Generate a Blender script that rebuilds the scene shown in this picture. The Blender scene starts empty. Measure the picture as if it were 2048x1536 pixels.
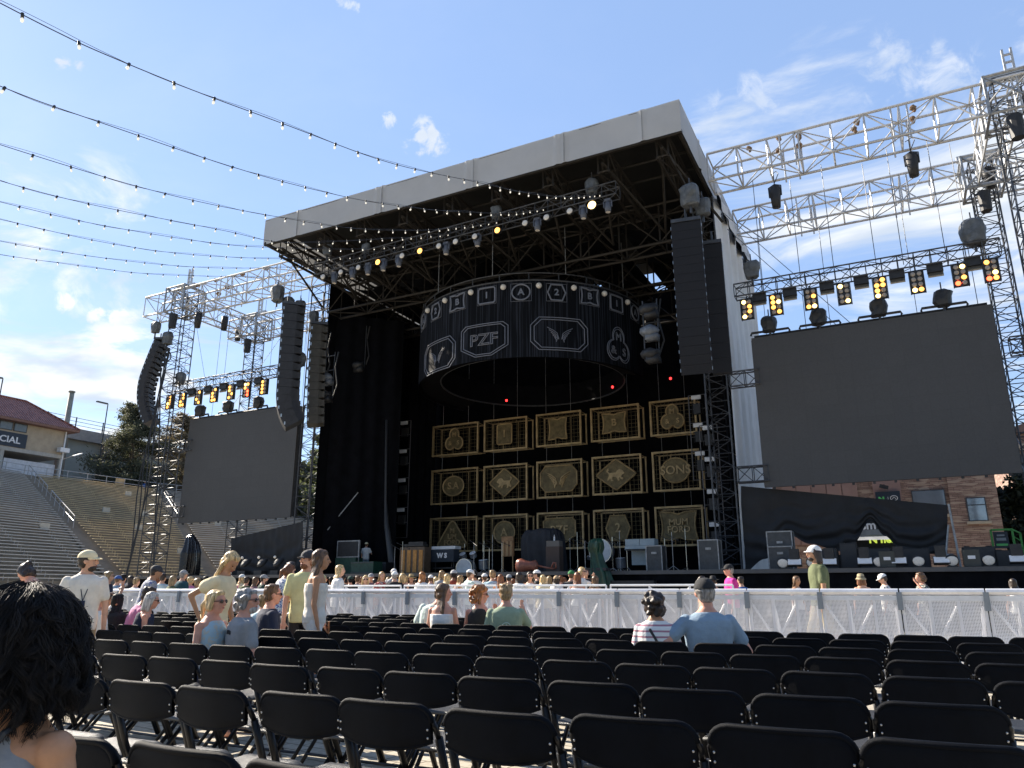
import bpy, math, random
from mathutils import Vector, Matrix, noise
R=math.radians; PI=math.pi
V=Vector
rnd=random.Random(7)
sc=bpy.context.scene
COL=sc.collection
# ------------------------------------------------------------------ camera, sky, sun, exposure
FOC=1480.; PIT=R(15.5); YAW=R(27); EH=1.25
cam=bpy.data.cameras.new('camera'); co=bpy.data.objects.new('camera',cam); COL.objects.link(co); sc.camera=co
co.location=(0,0,EH); co.rotation_euler=(PI/2+PIT,0,YAW)
cam.sensor_width=36; cam.lens=36*FOC/2048; cam.clip_end=3000; cam.clip_start=.05
SUN_AZ=R(-82); SUN_EL=R(32)          # azimuth from +Y towards +X
world=bpy.data.worlds.new('World'); sc.world=world; world.use_nodes=True
sc.view_settings.view_transform='Standard'; sc.view_settings.look='None'; sc.view_settings.gamma=1
sc.view_settings.exposure=1.2
sl=bpy.data.lights.new('sun','SUN'); sl.energy=5.; sl.angle=R(.5); sl.color=(1,.90,.76)
so=bpy.data.objects.new('sun',sl); COL.objects.link(so)
sd=V((math.sin(SUN_AZ)*math.cos(SUN_EL),math.cos(SUN_AZ)*math.cos(SUN_EL),math.sin(SUN_EL)))
so.rotation_euler=sd.to_track_quat('Z','Y').to_euler()
class NT:
    def __init__(s,nt): s.t=nt; s.n=nt.nodes; s.l=nt.links
    def new(s,ty,ins=None,**kw):
        n=s.n.new(ty)
        for k,v in kw.items(): setattr(n,k,v)
        for k,v in (ins or {}).items():
            if isinstance(v,bpy.types.NodeSocket): s.l.new(v,n.inputs[k])
            else: n.inputs[k].default_value=v
        return n
    def math(s,op,a,b=0.,c=0.,clamp=False):
        return s.new('ShaderNodeMath',{0:a,1:b,2:c},operation=op,use_clamp=clamp).outputs[0]
    def mix(s,f,a,b):
        n=s.new('ShaderNodeMix',data_type='RGBA')
        for i,v in ((0,f),(6,a),(7,b)):
            if isinstance(v,bpy.types.NodeSocket): s.l.new(v,n.inputs[i])
            else: n.inputs[i].default_value=v
        return n.outputs[2]
    def ramp(s,f,lo,hi):
        return s.new('ShaderNodeMapRange',{0:f,1:lo,2:hi,3:0.,4:1.},clamp=True,interpolation_type='SMOOTHSTEP').outputs[0]
def rayv(px,py):
    x=(px-1024)/FOC; y=-(py-768)/FOC
    fw=math.cos(PIT)-y*math.sin(PIT); up=math.sin(PIT)+y*math.cos(PIT)
    return V((x*math.cos(YAW)-fw*math.sin(YAW), x*math.sin(YAW)+fw*math.cos(YAW), up))
def at(px,py,Y):
    r=rayv(px,py); return V((0,0,EH))+r*(Y/r.y)
def atx(px,py,X):
    r=rayv(px,py); return V((0,0,EH))+r*(X/r.x)
def atd(px,d,z=0.):
    r=(px-1024)/1536.*d
    return V((r*math.cos(YAW)-d*math.sin(YAW), r*math.sin(YAW)+d*math.cos(YAW), z))
w=NT(world.node_tree); w.n.clear()
sky=w.new('ShaderNodeTexSky',sky_type='NISHITA',sun_disc=False,sun_elevation=SUN_EL,sun_rotation=SUN_AZ,altitude=1600,air_density=1.25,dust_density=.8,ozone_density=2.0)
tc=w.new('ShaderNodeTexCoord'); sep=w.new('ShaderNodeSeparateXYZ',{0:tc.outputs['Generated']})
zc=w.math('ADD',w.math('MAXIMUM',sep.outputs[2],0.0),.07)
cx=w.math('DIVIDE',sep.outputs[0],zc); cy=w.math('DIVIDE',sep.outputs[1],zc)
cp=w.new('ShaderNodeCombineXYZ',{0:cx,1:cy,2:0.}).outputs[0]
def cdir(px,py): return rayv(px,py).normalized()
def blob(px,py,inner,outer):
    d=w.new('ShaderNodeVectorMath',{0:tc.outputs['Generated'],1:tuple(cdir(px,py))},operation='DISTANCE').outputs[1 if False else 'Value']
    return w.math('SUBTRACT',1.,w.ramp(d,inner,outer))
rot=w.new('ShaderNodeMapping',{'Vector':cp,'Rotation':(0,0,R(35)),'Scale':(1.,1.55,1.)}).outputs[0]
n1=w.new('ShaderNodeTexNoise',{'Vector':rot,'Scale':1.25,'Detail':10.,'Roughness':.6,'Distortion':.9}).outputs[0]
n2=w.new('ShaderNodeTexNoise',{'Vector':tc.outputs['Generated'],'Scale':26.,'Detail':8.,'Roughness':.62,'Distortion':.5}).outputs[0]
n3=w.new('ShaderNodeTexNoise',{'Vector':cp,'Scale':.55,'Detail':3.}).outputs[0]
mR=w.math('MAXIMUM',w.math('MULTIPLY',blob(1800,420,.12,.52),1.),w.math('MULTIPLY',blob(60,850,.05,.42),1.05))
mR=w.math('MAXIMUM',mR,w.math('MULTIPLY',blob(1850,180,.0,.18),.8))
dens=w.math('ADD',n1,w.math('MULTIPLY',mR,.235))
dens=w.math('ADD',dens,w.math('MULTIPLY',w.math('SUBTRACT',n3,.5),.15))
c1=w.ramp(dens,.66,.83)
low=w.math('SUBTRACT',1.,w.ramp(sep.outputs[2],.03,.30))
c1=w.math('MULTIPLY',c1,w.ramp(mR,.02,.3))
def small(px,py,r,t=.5,k=.22):
    if px<1300: return w.ramp(w.math('ADD',n2,w.math('MULTIPLY',blob(px,py,.0,r),k)),t+.09,t+.26)
    return w.ramp(w.math('ADD',n2,w.math('MULTIPLY',blob(px,py,.0,r),k)),t+.07,t+.36)
for (a,b,r) in ((852,280,.045),(775,240,.02),(695,8,.026),(880,292,.025),(125,118,.018),(160,130,.014),(135,596,.03),(245,640,.03),(190,630,.02),(1510,195,.05),(1790,140,.07),(1880,160,.07),(1440,230,.05)):
    c1=w.math('MAXIMUM',c1,w.math('MULTIPLY',w.math('MULTIPLY',small(a,b,r),w.ramp(blob(a,b,.0,r),.02,.6)),.62 if a>1300 else 1.))
n4=w.new('ShaderNodeTexNoise',{'Vector':rot,'Scale':.5,'Detail':7.,'Roughness':.65,'Distortion':.4}).outputs[0]
veil=w.math('MULTIPLY',w.ramp(n4,.45,.8),w.math('ADD',.10,w.math('MULTIPLY',mR,.4)))
cl=w.math('MAXIMUM',w.math('MULTIPLY',c1,.93),veil)
shade=w.new('ShaderNodeTexNoise',{'Vector':rot,'Scale':2.2,'Detail':5.}).outputs[0]
ccol=w.mix(w.ramp(shade,.35,.65),(3.9,4.4,5.1,1),(6.6,6.6,6.5,1))
skyc=w.mix(low,w.mix(.5,sky.outputs[0],(2.8,4.1,6.9,1)),w.mix(.30,sky.outputs[0],(3.7,4.8,6.9,1)))
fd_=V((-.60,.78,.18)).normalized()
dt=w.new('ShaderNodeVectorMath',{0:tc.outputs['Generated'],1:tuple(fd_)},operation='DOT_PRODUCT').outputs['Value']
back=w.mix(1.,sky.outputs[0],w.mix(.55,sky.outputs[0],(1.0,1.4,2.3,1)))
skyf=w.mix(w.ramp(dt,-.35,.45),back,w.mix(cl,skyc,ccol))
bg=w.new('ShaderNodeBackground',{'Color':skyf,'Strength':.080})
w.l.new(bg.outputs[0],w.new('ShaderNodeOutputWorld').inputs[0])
# ------------------------------------------------------------------ mesh helpers
class MB:
    def __init__(s): s.v=[]; s.f=[]; s.m=[]; s.mi=0
    def add(s,vs,fs):
        o=len(s.v); s.v+= [tuple(v) for v in vs]; s.f+=[tuple(i+o for i in f) for f in fs]; s.m+=[s.mi]*len(fs); return s
    def box(s,c,sz,M=None):
        c=V(c); hx,hy,hz=sz[0]/2,sz[1]/2,sz[2]/2
        vs=[V((x*hx,y*hy,z*hz)) for z in(-1,1) for y in(-1,1) for x in(-1,1)]
        vs=[(M@v if M else v)+c for v in vs]
        return s.add(vs,[(0,2,3,1),(4,5,7,6),(0,1,5,4),(2,6,7,3),(0,4,6,2),(1,3,7,5)])
    def box2(s,a,b): a=V(a);b=V(b); return s.box((a+b)/2,[abs(x) for x in (b-a)])
    def tube(s,a,b,r,r2=None,n=6,cap=True):
        a=V(a);b=V(b); d=b-a
        if d.length<1e-6: return s
        return s.path([a,b],[r,r if r2 is None else r2],n,cap)
    def path(s,pts,r,n=6,cap=True,closed=False,rx=None):
        pts=[V(p) for p in pts]; k=len(pts)
        rr=r if isinstance(r,(list,tuple)) else [r]*k
        vs=[];fs=[]
        t0=(pts[1]-pts[0]).normalized(); up=V((0,0,1)) if abs(t0.z)<.95 else V((1,0,0))
        u=t0.cross(up).normalized()
        for i,p in enumerate(pts):
            if closed: t=(pts[(i+1)%k]-pts[i-1])
            else: t=pts[min(i+1,k-1)]-pts[max(i-1,0)]
            if t.length<1e-9: t=t0.copy()
            t.normalize(); u=(u-t*u.dot(t))
            if u.length<1e-6: u=t.orthogonal()
            u.normalize(); b=t.cross(u)
            for j in range(n):
                a=2*PI*j/n; vs.append(p+u*math.cos(a)*rr[i]*(rx or 1)+b*math.sin(a)*rr[i])
        m=k if closed else k-1
        for i in range(m):
            for j in range(n):
                i2=(i+1)%k; fs.append((i*n+j,i*n+(j+1)%n,i2*n+(j+1)%n,i2*n+j))
        if cap and not closed:
            fs.append(tuple(range(n))[::-1]); fs.append(tuple((k-1)*n+j for j in range(n)))
        return s.add(vs,fs)
    def ell(s,c,r,M=None,nu=12,nv=8):
        c=V(c); r=r if isinstance(r,(list,tuple)) else (r,r,r)
        vs=[V((0,0,-r[2]))]
        for i in range(1,nv):
            th=PI*i/nv-PI/2
            for j in range(nu):
                a=2*PI*j/nu; vs.append(V((r[0]*math.cos(th)*math.cos(a),r[1]*math.cos(th)*math.sin(a),r[2]*math.sin(th))))
        vs.append(V((0,0,r[2]))); vs=[(M@v if M else v)+c for v in vs]
        fs=[(0,1+(j+1)%nu,1+j) for j in range(nu)]
        for i in range(nv-2):
            for j in range(nu):
                a=1+i*nu+j; b=1+i*nu+(j+1)%nu; fs.append((a,b,b+nu,a+nu))
        l=len(vs)-1; o=1+(nv-2)*nu
        fs+=[(o+j,o+(j+1)%nu,l) for j in range(nu)]
        return s.add(vs,fs)
    def cap(s,a,b,r1,r2,n=10):       # tapered capsule
        a=V(a);b=V(b); d=(b-a); L=max(d.length,1e-5); t=d/L
        pts=[];rs=[]
        for i in range(4):
            th=PI/2*i/4; pts.append(a-t*r1*math.cos(th)); rs.append(max(r1*math.sin(th),1e-3))
        pts.append(a); rs.append(r1); pts.append(b); rs.append(r2)
        for i in range(3,-1,-1):
            th=PI/2*i/4; pts.append(b+t*r2*math.cos(th)); rs.append(max(r2*math.sin(th),1e-3))
        return s.path(pts,rs,n)
    def loft(s,rings,n=16):          # rings: (center, rx, ry, ux, uy)
        vs=[];fs=[]
        for c,rx,ry,ux,uy in rings:
            for j in range(n):
                a=2*PI*j/n; ca=math.cos(a); sa=math.sin(a)
                vs.append(V(c)+V(ux)*rx*math.copysign(abs(ca)**.85,ca)+V(uy)*ry*math.copysign(abs(sa)**.85,sa))
        for i in range(len(rings)-1):
            for j in range(n): fs.append((i*n+j,i*n+(j+1)%n,(i+1)*n+(j+1)%n,(i+1)*n+j))
        fs.append(tuple(range(n))[::-1]); fs.append(tuple((len(rings)-1)*n+j for j in range(n)))
        return s.add(vs,fs)
    def prism(s,poly,M,d0,d1):       # poly 2d in local XY, M maps local->target, extrude z d0..d1
        n=len(poly)
        vs=[M@V((x,y,d0)) for x,y in poly]+[M@V((x,y,d1)) for x,y in poly]
        fs=[tuple(range(n))[::-1],tuple(range(n,2*n))]+[(i,(i+1)%n,n+(i+1)%n,n+i) for i in range(n)]
        return s.add(vs,fs)
    def grid(s,fn,nu,nv):
        vs=[fn(i/nu,j/nv) for j in range(nv+1) for i in range(nu+1)]
        fs=[(j*(nu+1)+i,j*(nu+1)+i+1,(j+1)*(nu+1)+i+1,(j+1)*(nu+1)+i) for j in range(nv) for i in range(nu)]
        return s.add(vs,fs)
    def mesh(s,name,mats,off=None,smooth=False):
        me=bpy.data.meshes.new(name)
        vs=s.v if off is None else [(v[0]-off[0],v[1]-off[1],v[2]-off[2]) for v in s.v]
        me.from_pydata(vs,[],s.f)
        for m in (mats if isinstance(mats,(list,tuple)) else [mats]): me.materials.append(m)
        if any(s.m): me.polygons.foreach_set('material_index',s.m)
        if smooth: me.polygons.foreach_set('use_smooth',[True]*len(me.polygons))
        me.update(); return me
def thing(name,label,cat,loc=(0,0,0),rz=0,group=None):
    o=bpy.data.objects.new(name,None); COL.objects.link(o); o.location=loc; o.rotation_euler=(0,0,rz)
    o.empty_display_size=.1
    return tag(o,label,cat,group)
def tag(o,label,cat,group=None):
    o['label']=label; o['category']=cat
    if group: o['group']=group
    return o
def part(name,mb,mat,parent=None,world=True,smooth=False,label=None):
    off=None
    if world and parent is not None:
        r=parent; off=V(r.location)
        while r.parent is not None: r=r.parent; off=off+V(r.location)
    me=mb if isinstance(mb,bpy.types.Mesh) else mb.mesh(name,mat,off,smooth)
    o=bpy.data.objects.new(name,me); COL.objects.link(o); o.parent=parent
    if label: o['label']=label
    return o
def struct(name,mb,mat,kind='structure',smooth=False):
    o=part(name,mb,mat,smooth=smooth); o['kind']=kind; return o
def single(name,mb,mat,label,cat,group=None,loc=None,smooth=False):
    if loc is not None:
        me=mb.mesh(name,mat,V(loc),smooth); o=bpy.data.objects.new(name,me); COL.objects.link(o); o.location=loc
    else: o=part(name,mb,mat,smooth=smooth)
    return tag(o,label,cat,group)
def copytree(o,parent=None):
    c=o.copy(); COL.objects.link(c); c.parent=parent
    for ch in o.children: copytree(ch,c)
    return c
# temp scene for evaluated meshes
TS=bpy.data.scenes.new('tmp_eval')
def evalmesh(ob):
    TS.collection.objects.link(ob); vl=TS.view_layers[0]; vl.update(); dg=vl.depsgraph
    me=bpy.data.meshes.new_from_object(ob.evaluated_get(dg),depsgraph=dg)
    TS.collection.objects.unlink(ob); bpy.data.objects.remove(ob); return me
def remesh(mb,vox,mats,name,smooth=2,colorfn=None):
    me=bpy.data.meshes.new(name); me.from_pydata(mb.v,[],mb.f)
    ob=bpy.data.objects.new('t',me); m=ob.modifiers.new('r','REMESH'); m.mode='VOXEL'; m.voxel_size=vox; m.use_smooth_shade=True
    if smooth: k=ob.modifiers.new('s','SMOOTH'); k.iterations=smooth; k.factor=.5
    r=evalmesh(ob); r.name=name; r.materials.clear()
    for x in (mats if isinstance(mats,(list,tuple)) else [mats]): r.materials.append(x)
    return r
def textgeo(s,size,extrude=0.,bevel=0.,fill=True,bold=0.):
    cu=bpy.data.curves.new('t','FONT'); cu.body=s; cu.size=size; cu.extrude=extrude; cu.bevel_depth=bevel; cu.align_x='CENTER'; cu.align_y='CENTER'; cu.resolution_u=3
    if not fill: cu.fill_mode='NONE'; cu.bevel_resolution=0
    cu.offset=bold
    ob=bpy.data.objects.new('t',cu); me=evalmesh(ob)
    vs=[v.co.copy() for v in me.vertices]; fs=[tuple(p.vertices) for p in me.polygons]
    bpy.data.meshes.remove(me); return vs,fs
# ------------------------------------------------------------------ materials
MATS={}
def mat(name,col,rough=.6,metal=0.,var=.12,scale=3.,bump=0.,bscale=60.,emit=None,es=0.,spec=.5,coord='Object',sheen=0.,trans=0.):
    if name in MATS: return MATS[name]
    m=bpy.data.materials.new(name); m.use_nodes=True; t=NT(m.node_tree); p=t.n['Principled BSDF']
    tcn=t.new('ShaderNodeTexCoord').outputs[coord]
    nz=t.new('ShaderNodeTexNoise',{'Vector':tcn,'Scale':scale,'Detail':6.,'Roughness':.65}).outputs[0]
    c=(*col[:3],1); lo=tuple(x*(1-var) for x in col[:3])+(1,); hi=tuple(min(1,x*(1+var)) for x in col[:3])+(1,)
    t.l.new(t.mix(t.ramp(nz,.3,.7),lo,hi),p.inputs['Base Color'])
    p.inputs['Roughness'].default_value=rough; p.inputs['Metallic'].default_value=metal; p.inputs['Specular IOR Level'].default_value=spec
    if bump:
        bn=t.new('ShaderNodeTexNoise',{'Vector':tcn,'Scale':bscale,'Detail':4.}).outputs[0]
        t.l.new(t.new('ShaderNodeBump',{'Strength':bump,'Distance':.02,'Height':bn}).outputs[0],p.inputs['Normal'])
    if emit: p.inputs['Emission Color'].default_value=(*emit,1); p.inputs['Emission Strength'].default_value=es
    if sheen: p.inputs['Sheen Weight'].default_value=sheen
    if trans:
        tr=t.new('ShaderNodeBsdfTranslucent',{'Color':c}); mx=t.new('ShaderNodeMixShader',{0:trans,1:p.outputs[0],2:tr.outputs[0]})
        t.l.new(mx.outputs[0],t.n['Material Output'].inputs[0])
    m['t']=1; MATS[name]=m; return m
def nodes(m): return NT(m.node_tree), m.node_tree.nodes['Principled BSDF']
alu=mat('aluminium_truss',(.55,.55,.55),.5,.35,.15,8)
steel=mat('dark_steel',(.07,.075,.085),.5,.4,.3,6)
steel2=mat('galvanised_steel',(.32,.33,.34),.5,.5,.3,6)
rust=mat('roof_truss_steel',(.024,.020,.016),.65,.2,.35,3)
blk=mat('black_paint',(.022,.023,.026),.55,0,.3,8)
blkd=mat('black_drape_cloth',(.0045,.005,.007),.95,0,.3,2,.2,6,spec=.1)
blkd2=mat('black_wind_screen',(.011,.012,.015),.7,0,.3,1.5,.3,10)
chairm=mat('black_chair_plastic',(.0030,.0042,.0072),.55,0,.35,7,.3,700,spec=.10)
chairf=mat('black_chair_frame',(.006,.006,.008),.30,.3,.2,20)
rivet=mat('steel_rivet',(.5,.5,.5),.3,.9)
screenm=mat('led_screen_face',(.055,.055,.057),.6,0,.06,40,.2,500,spec=.3)
t,p=nodes(screenm); tcn=t.new('ShaderNodeTexCoord').outputs['Object']; sx=t.new('ShaderNodeSeparateXYZ',{0:tcn})
cb=t.new('ShaderNodeCombineXYZ',{0:sx.outputs[0],1:sx.outputs[2],2:0.}).outputs[0]
br=t.new('ShaderNodeTexBrick',{'Vector':cb,'Color1':(.076,.076,.079,1),'Color2':(.080,.080,.083,1),'Mortar':(.068,.068,.07,1),'Scale':1.,'Mortar Size':.006,'Brick Width':.6,'Row Height':.6},offset=0.)
gn=t.new('ShaderNodeTexNoise',{'Vector':cb,'Scale':.35,'Detail':3.}).outputs[0]; g2=t.new('ShaderNodeTexWhiteNoise',{'Vector':t.new('ShaderNodeVectorMath',{0:cb,1:(.045,.045,.045)},operation='SNAP').outputs[0]}).outputs[0]
mm=t.new('ShaderNodeMix',data_type='RGBA',blend_type='MULTIPLY'); mm.inputs[0].default_value=1.
t.l.new(br.outputs[0],mm.inputs[6]); t.l.new(t.mix(t.math('ADD',t.math('MULTIPLY',gn,.6),t.math('MULTIPLY',g2,.4)),(.88,.88,.88,1),(1.12,1.12,1.1,1)),mm.inputs[7]); t.l.new(mm.outputs[2],p.inputs['Base Color'])
white=mat('white_vinyl',(.80,.80,.80),.6,0,.07,.8,.25,2.5,trans=.12)
fasc=mat('grey_white_fascia_vinyl',(.52,.52,.52),.6,0,.06,.5,.25,1.6,trans=.10)
brass=mat('antique_brass_paint',(.42,.31,.16),.5,.25,.3,3,.25,20)
brassd=mat('dark_bronze_panel',(.15,.118,.058),.55,.3,.4,4,.5,14)
bulbm=mat('clear_glass_bulb',(.85,.85,.8),.12,0,.05,5,emit=(1,.9,.7),es=.25)  # unlit bulbs: whitish colour and faint emission stand in for glass highlights
lens=mat('pale_lamp_lens',(.72,.68,.62),.15,0,.1,20)
warm=mat('lit_warm_lamp',(1,.8,.4),.3,0,emit=(1,.40,.06),es=1.3)
hot=mat('lit_hot_lamp',(1,.9,.6),.3,0,emit=(1,.66,.22),es=2.2)
redl=mat('lit_red_lamp',(1,.1,.05),.3,0,emit=(1,.09,.03),es=3.)
redtiny=mat('tiny_red_lamp',(.8,.05,.05),.3,0,emit=(1,.03,.03),es=2.)
whitep=mat('white_painted_panel',(.75,.76,.78),.5,0,.06,9)
skinm={}
def col(name,c,rough=.8,**k): return mat(name,c,rough,0,k.pop('var',.15),k.pop('scale',14),k.pop('bump',.15),k.pop('bscale',50),**k)
def skin(t):
    cs={'fair':(.66,.37,.25),'pink':(.66,.33,.23),'tan':(.50,.26,.145),'brown':(.22,.11,.065)}
    return mat('skin_'+t,cs[t],.5,0,.10,9,.05,80,spec=.4)
# ------------------------------------------------------------------ ground
g=mat('paved_ground',(.42,.38,.31),.85,0,.12,1.2)
t,p=nodes(g)
tcn=t.new('ShaderNodeTexCoord').outputs['Object']
mp=t.new('ShaderNodeMapping',{'Vector':tcn,'Rotation':(0,0,R(8))}).outputs[0]
br=t.new('ShaderNodeTexBrick',{'Vector':mp,'Color1':(.50,.455,.37,1),'Color2':(.60,.55,.455,1),'Mortar':(.28,.245,.19,1),'Scale':1.,'Mortar Size':.012,'Brick Width':.31,'Row Height':.155,'Mortar Smooth':.3})
mp2=t.new('ShaderNodeMapping',{'Vector':tcn,'Rotation':(0,0,R(53))}).outputs[0]
wv=t.new('ShaderNodeTexWave',{'Vector':mp2,'Scale':6.,'Distortion':3.,'Detail':2.,'Detail Scale':2.}).outputs[0]
nz=t.new('ShaderNodeTexNoise',{'Vector':tcn,'Scale':14.,'Detail':8.,'Roughness':.7}).outputs[0]
c_=t.mix(t.ramp(nz,.3,.75),(.72,.70,.66,1),(1.,1.,1.,1))
mm=t.new('ShaderNodeMix',data_type='RGBA',blend_type='MULTIPLY'); mm.inputs[0].default_value=1.
t.l.new(br.outputs[0],mm.inputs[6]); t.l.new(c_,mm.inputs[7]); t.l.new(mm.outputs[2],p.inputs['Base Color'])
hh=t.math('ADD',t.math('MULTIPLY',br.outputs[1],-1.),t.math('MULTIPLY',wv,.35))
t.l.new(t.new('ShaderNodeBump',{'Strength':.5,'Distance':.01,'Height':hh}).outputs[0],p.inputs['Normal'])
struct('ground',MB().add([(-900,-700,0),(900,-700,0),(900,1100,0),(-900,1100,0)],[(0,1,2,3)]),mat('field_ground',(.20,.18,.13),.9,0,.3,.05))
struct('pavement',MB().add([(-60,-20,.004),(30,-20,.004),(30,60,.004),(-60,60,.004)],[(0,1,2,3)]),g)
# ------------------------------------------------------------------ trusses
def truss(mc,ml,p0,p1,a,b,bay,rc=.03,rl=.018,diag=True,ladder=False):
    """box truss: axis p0->p1, a,b = half section vectors; mc = list of 4 MB (chords), ml = lacing MB"""
    p0=V(p0);p1=V(p1);a=V(a);b=V(b); L=(p1-p0).length; n=max(1,round(L/bay))
    cs=[a+b,b-a,-a-b,a-b]
    for i,c in enumerate(cs): mc[i].tube(p0+c,p1+c,rc,n=6)
    for k in range(n+1):
        q=p0.lerp(p1,k/n)
        for i in range(4): ml.tube(q+cs[i],q+cs[(i+1)%4],rl,n=4,cap=False)
        if k<n and diag:
            q2=p0.lerp(p1,(k+1)/n)
            for i in range(4):
                f=cs[i];g_=cs[(i+1)%4]
                if (k+i)%2: f,g_=g_,f
                ml.tube(q+f,q2+g_,rl*.9,n=4,cap=False)
def mktruss(name,label,cat,p0,p1,a,b,bay,m,rc=.03,rl=.018,group=None,extra=None,loc=None):
    o=thing(name,label,cat,loc or V(p0),0,group)
    mc=[MB() for _ in range(4)]; ml=MB(); truss(mc,ml,p0,p1,a,b,bay,rc,rl)
    if extra: extra(ml)
    for c in mc: part('chord',c,m,o)
    part('lacing',ml,m,o); return o
ZT=18.75     # wing truss axis height
A_=(0,.62,0); B_=(0,0,.66)
def coupl(xs,y):
    def f(ml):
        for x in xs:
            for dx in(-.28,.28): ml.box((x+dx,y,ZT),(.05,1.36,.05)); ml.tube((x+dx,y-.62,ZT-.85),(x+dx,y-.62,ZT+.66),.035,n=5); ml.tube((x+dx,y+.62,ZT-.85),(x+dx,y+.62,ZT+.66),.035,n=5)
    return f
for side,xa,xb,nm in((1,-5.3,9.5,'right'),(-1,-27.2,-41.3,'left')):
    for y,w_ in((29.6,'front'),(35.2,'rear')):
        xe=xb if y<30 or side>0 else -39.6
        if y>30 and side<0: xe=-39.9
        mktruss('wing_truss','%s aluminium box truss running out from the %s side of the stage roof'%(w_,nm),'truss',(xa,y,ZT),(xe,y,ZT),A_,B_,1.25,alu,.055,.034,'aluminium wing trusses',coupl([xa+(xe-xa)*k for k in(.22,.5,.78)],y))
    xt=5.65 if side>0 else -38.3
    mktruss('cross_truss','aluminium truss joining the front and rear wing trusses at the %s tower heads'%nm,'truss',(xt-.2*side,30.3,ZT-.1),(xt-.2*side,34.5,ZT-.1),(.45,0,0),(0,0,.6),1.05,alu,.05,.03,'aluminium wing trusses')
def tower(px,Y,hw,ztop,label,m=steel,bay=.55,X=None,rc=.035,rl=.02,head=True):
    x=X
    o=mktruss('lattice_tower',label,'tower',(x,Y,0),(x,Y,ztop),(hw,0,0),(0,hw,0),bay,m,rc,rl,'lattice towers')
    bp=MB(); bp.box((x,Y,.12),(hw*2+.6,hw*2+.6,.24)); part('base_plate',bp,steel,o)
    if head:
        h=MB(); 
        for dz in(-.78,.78):
            for s1 in(-1,1):
                h.tube((x-hw-.35,Y+s1*(hw+.3),ZT+dz),(x+hw+.35,Y+s1*(hw+.3),ZT+dz),.06,n=5); h.tube((x+s1*(hw+.3),Y-hw-.35,ZT+dz),(x+s1*(hw+.3),Y+hw+.35,ZT+dz),.06,n=5)
        for s1 in(-1,1):
            for s2 in(-1,1):
                h.tube((x+s1*(hw+.3),Y+s2*(hw+.3),ZT-.8),(x+s1*(hw+.3),Y+s2*(hw+.3),ZT+.8),.06,n=5)
                h.tube((x+s1*(hw+.3),Y+s2*(hw+.3),ZT-.8),(x-s1*(hw+.3),Y+s2*(hw+.3),ZT+.8),.04,n=5)
        part('sleeve_block',h,steel2,o)
        t_=MB(); t_.box((x,Y,ZT+1.05),(1.6,.28,.22)); 
        for dx in(-.14,.14): t_.box((x+.2+dx,Y,ZT+1.7),(.07,.12,1.1))
        for k in range(3): t_.box((x+.2,Y,ZT+1.35+k*.33),(.3,.1,.05))
        part('tower_cap',t_,alu,o)
        c=MB(); c.tube((x-.1,Y-hw-.12,ZT-1.9),(x-.1,Y-hw-.12,ZT-1.0),.22,.26,n=10); part('chain_hoist',c,blk,o)
    return o
tower(0,29.6,.52,19.6,'dark lattice tower nearest the camera on the right, holding the front wing truss',X=5.75)
tower(0,35.2,.42,19.4,'dark lattice tower on the right behind the big screen, holding the rear wing truss',X=5.25)
tower(0,29.6,.52,19.6,'dark lattice tower at the outer end of the left wing, beside the left screen',X=-38.3)
tower(0,35.2,.42,19.4,'lattice tower seen behind the left screen under the rear wing truss',X=-37.9)
tower(0,30.4,.48,18.,'dark lattice tower at the left front corner of the stage beside the black side drape',X=-27.6,head=False)
tower(0,30.7,.45,18.,'dark lattice tower at the right front corner of the stage beside the white side sheet',X=-5.9,head=False)
tower(0,38.6,.45,18.,'lattice tower at the rear left corner inside the stage',X=-26.2,head=False)
for z,lab in((15.7-6.2,'upper'),(5.6,'lower')):
    for sx,(x0,x1),nm in((1,(4.4,5.2),'right'),(0,(-5.3,-4.1),'inner right'),(-1,(-38.,-36.6),'left')):
        mktruss('spreader_truss','short black %s truss bracing the screen to the %s tower'%(lab,nm),'truss',(x0,30.1,z),(x1,30.1,z),(0,.2,0),(0,0,.3),.5,steel,.03,.018,'screen bracing trusses')
# ------------------------------------------------------------------ stage deck
DK=1.9; DY=27.
stg=thing('stage','long black stage with a dark skirt and centre steps in front of the crowd','stage',(-16,DY,0))
m_=MB(); m_.box2((-36.5,DY,DK-.12),(16,44,DK)); part('deck',m_,blk,stg)
m_=MB(); m_.grid(lambda u,v:V((-36.5+52.5*u,DY+.06+.035*math.sin(u*420)+.02*math.sin(u*170),.01+(DK-.14)*v)),900,2); part('skirt',m_,blkd,stg,smooth=True)
m_=MB()
for k in range(4): m_.box2((-11.6,DY-.35*(k+1),0),(-7.9,DY-.35*k+.002,DK-.42*(k)-.35))
part('steps',m_,blk,stg)
m_=MB(); m_.box2((-36.5,DY-.03,DK-.125),(16,DY-.002,DK+.01)); part('edge_trim',m_,mat('scuffed_grey_edge',(.08,.08,.085),.6),stg)
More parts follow.
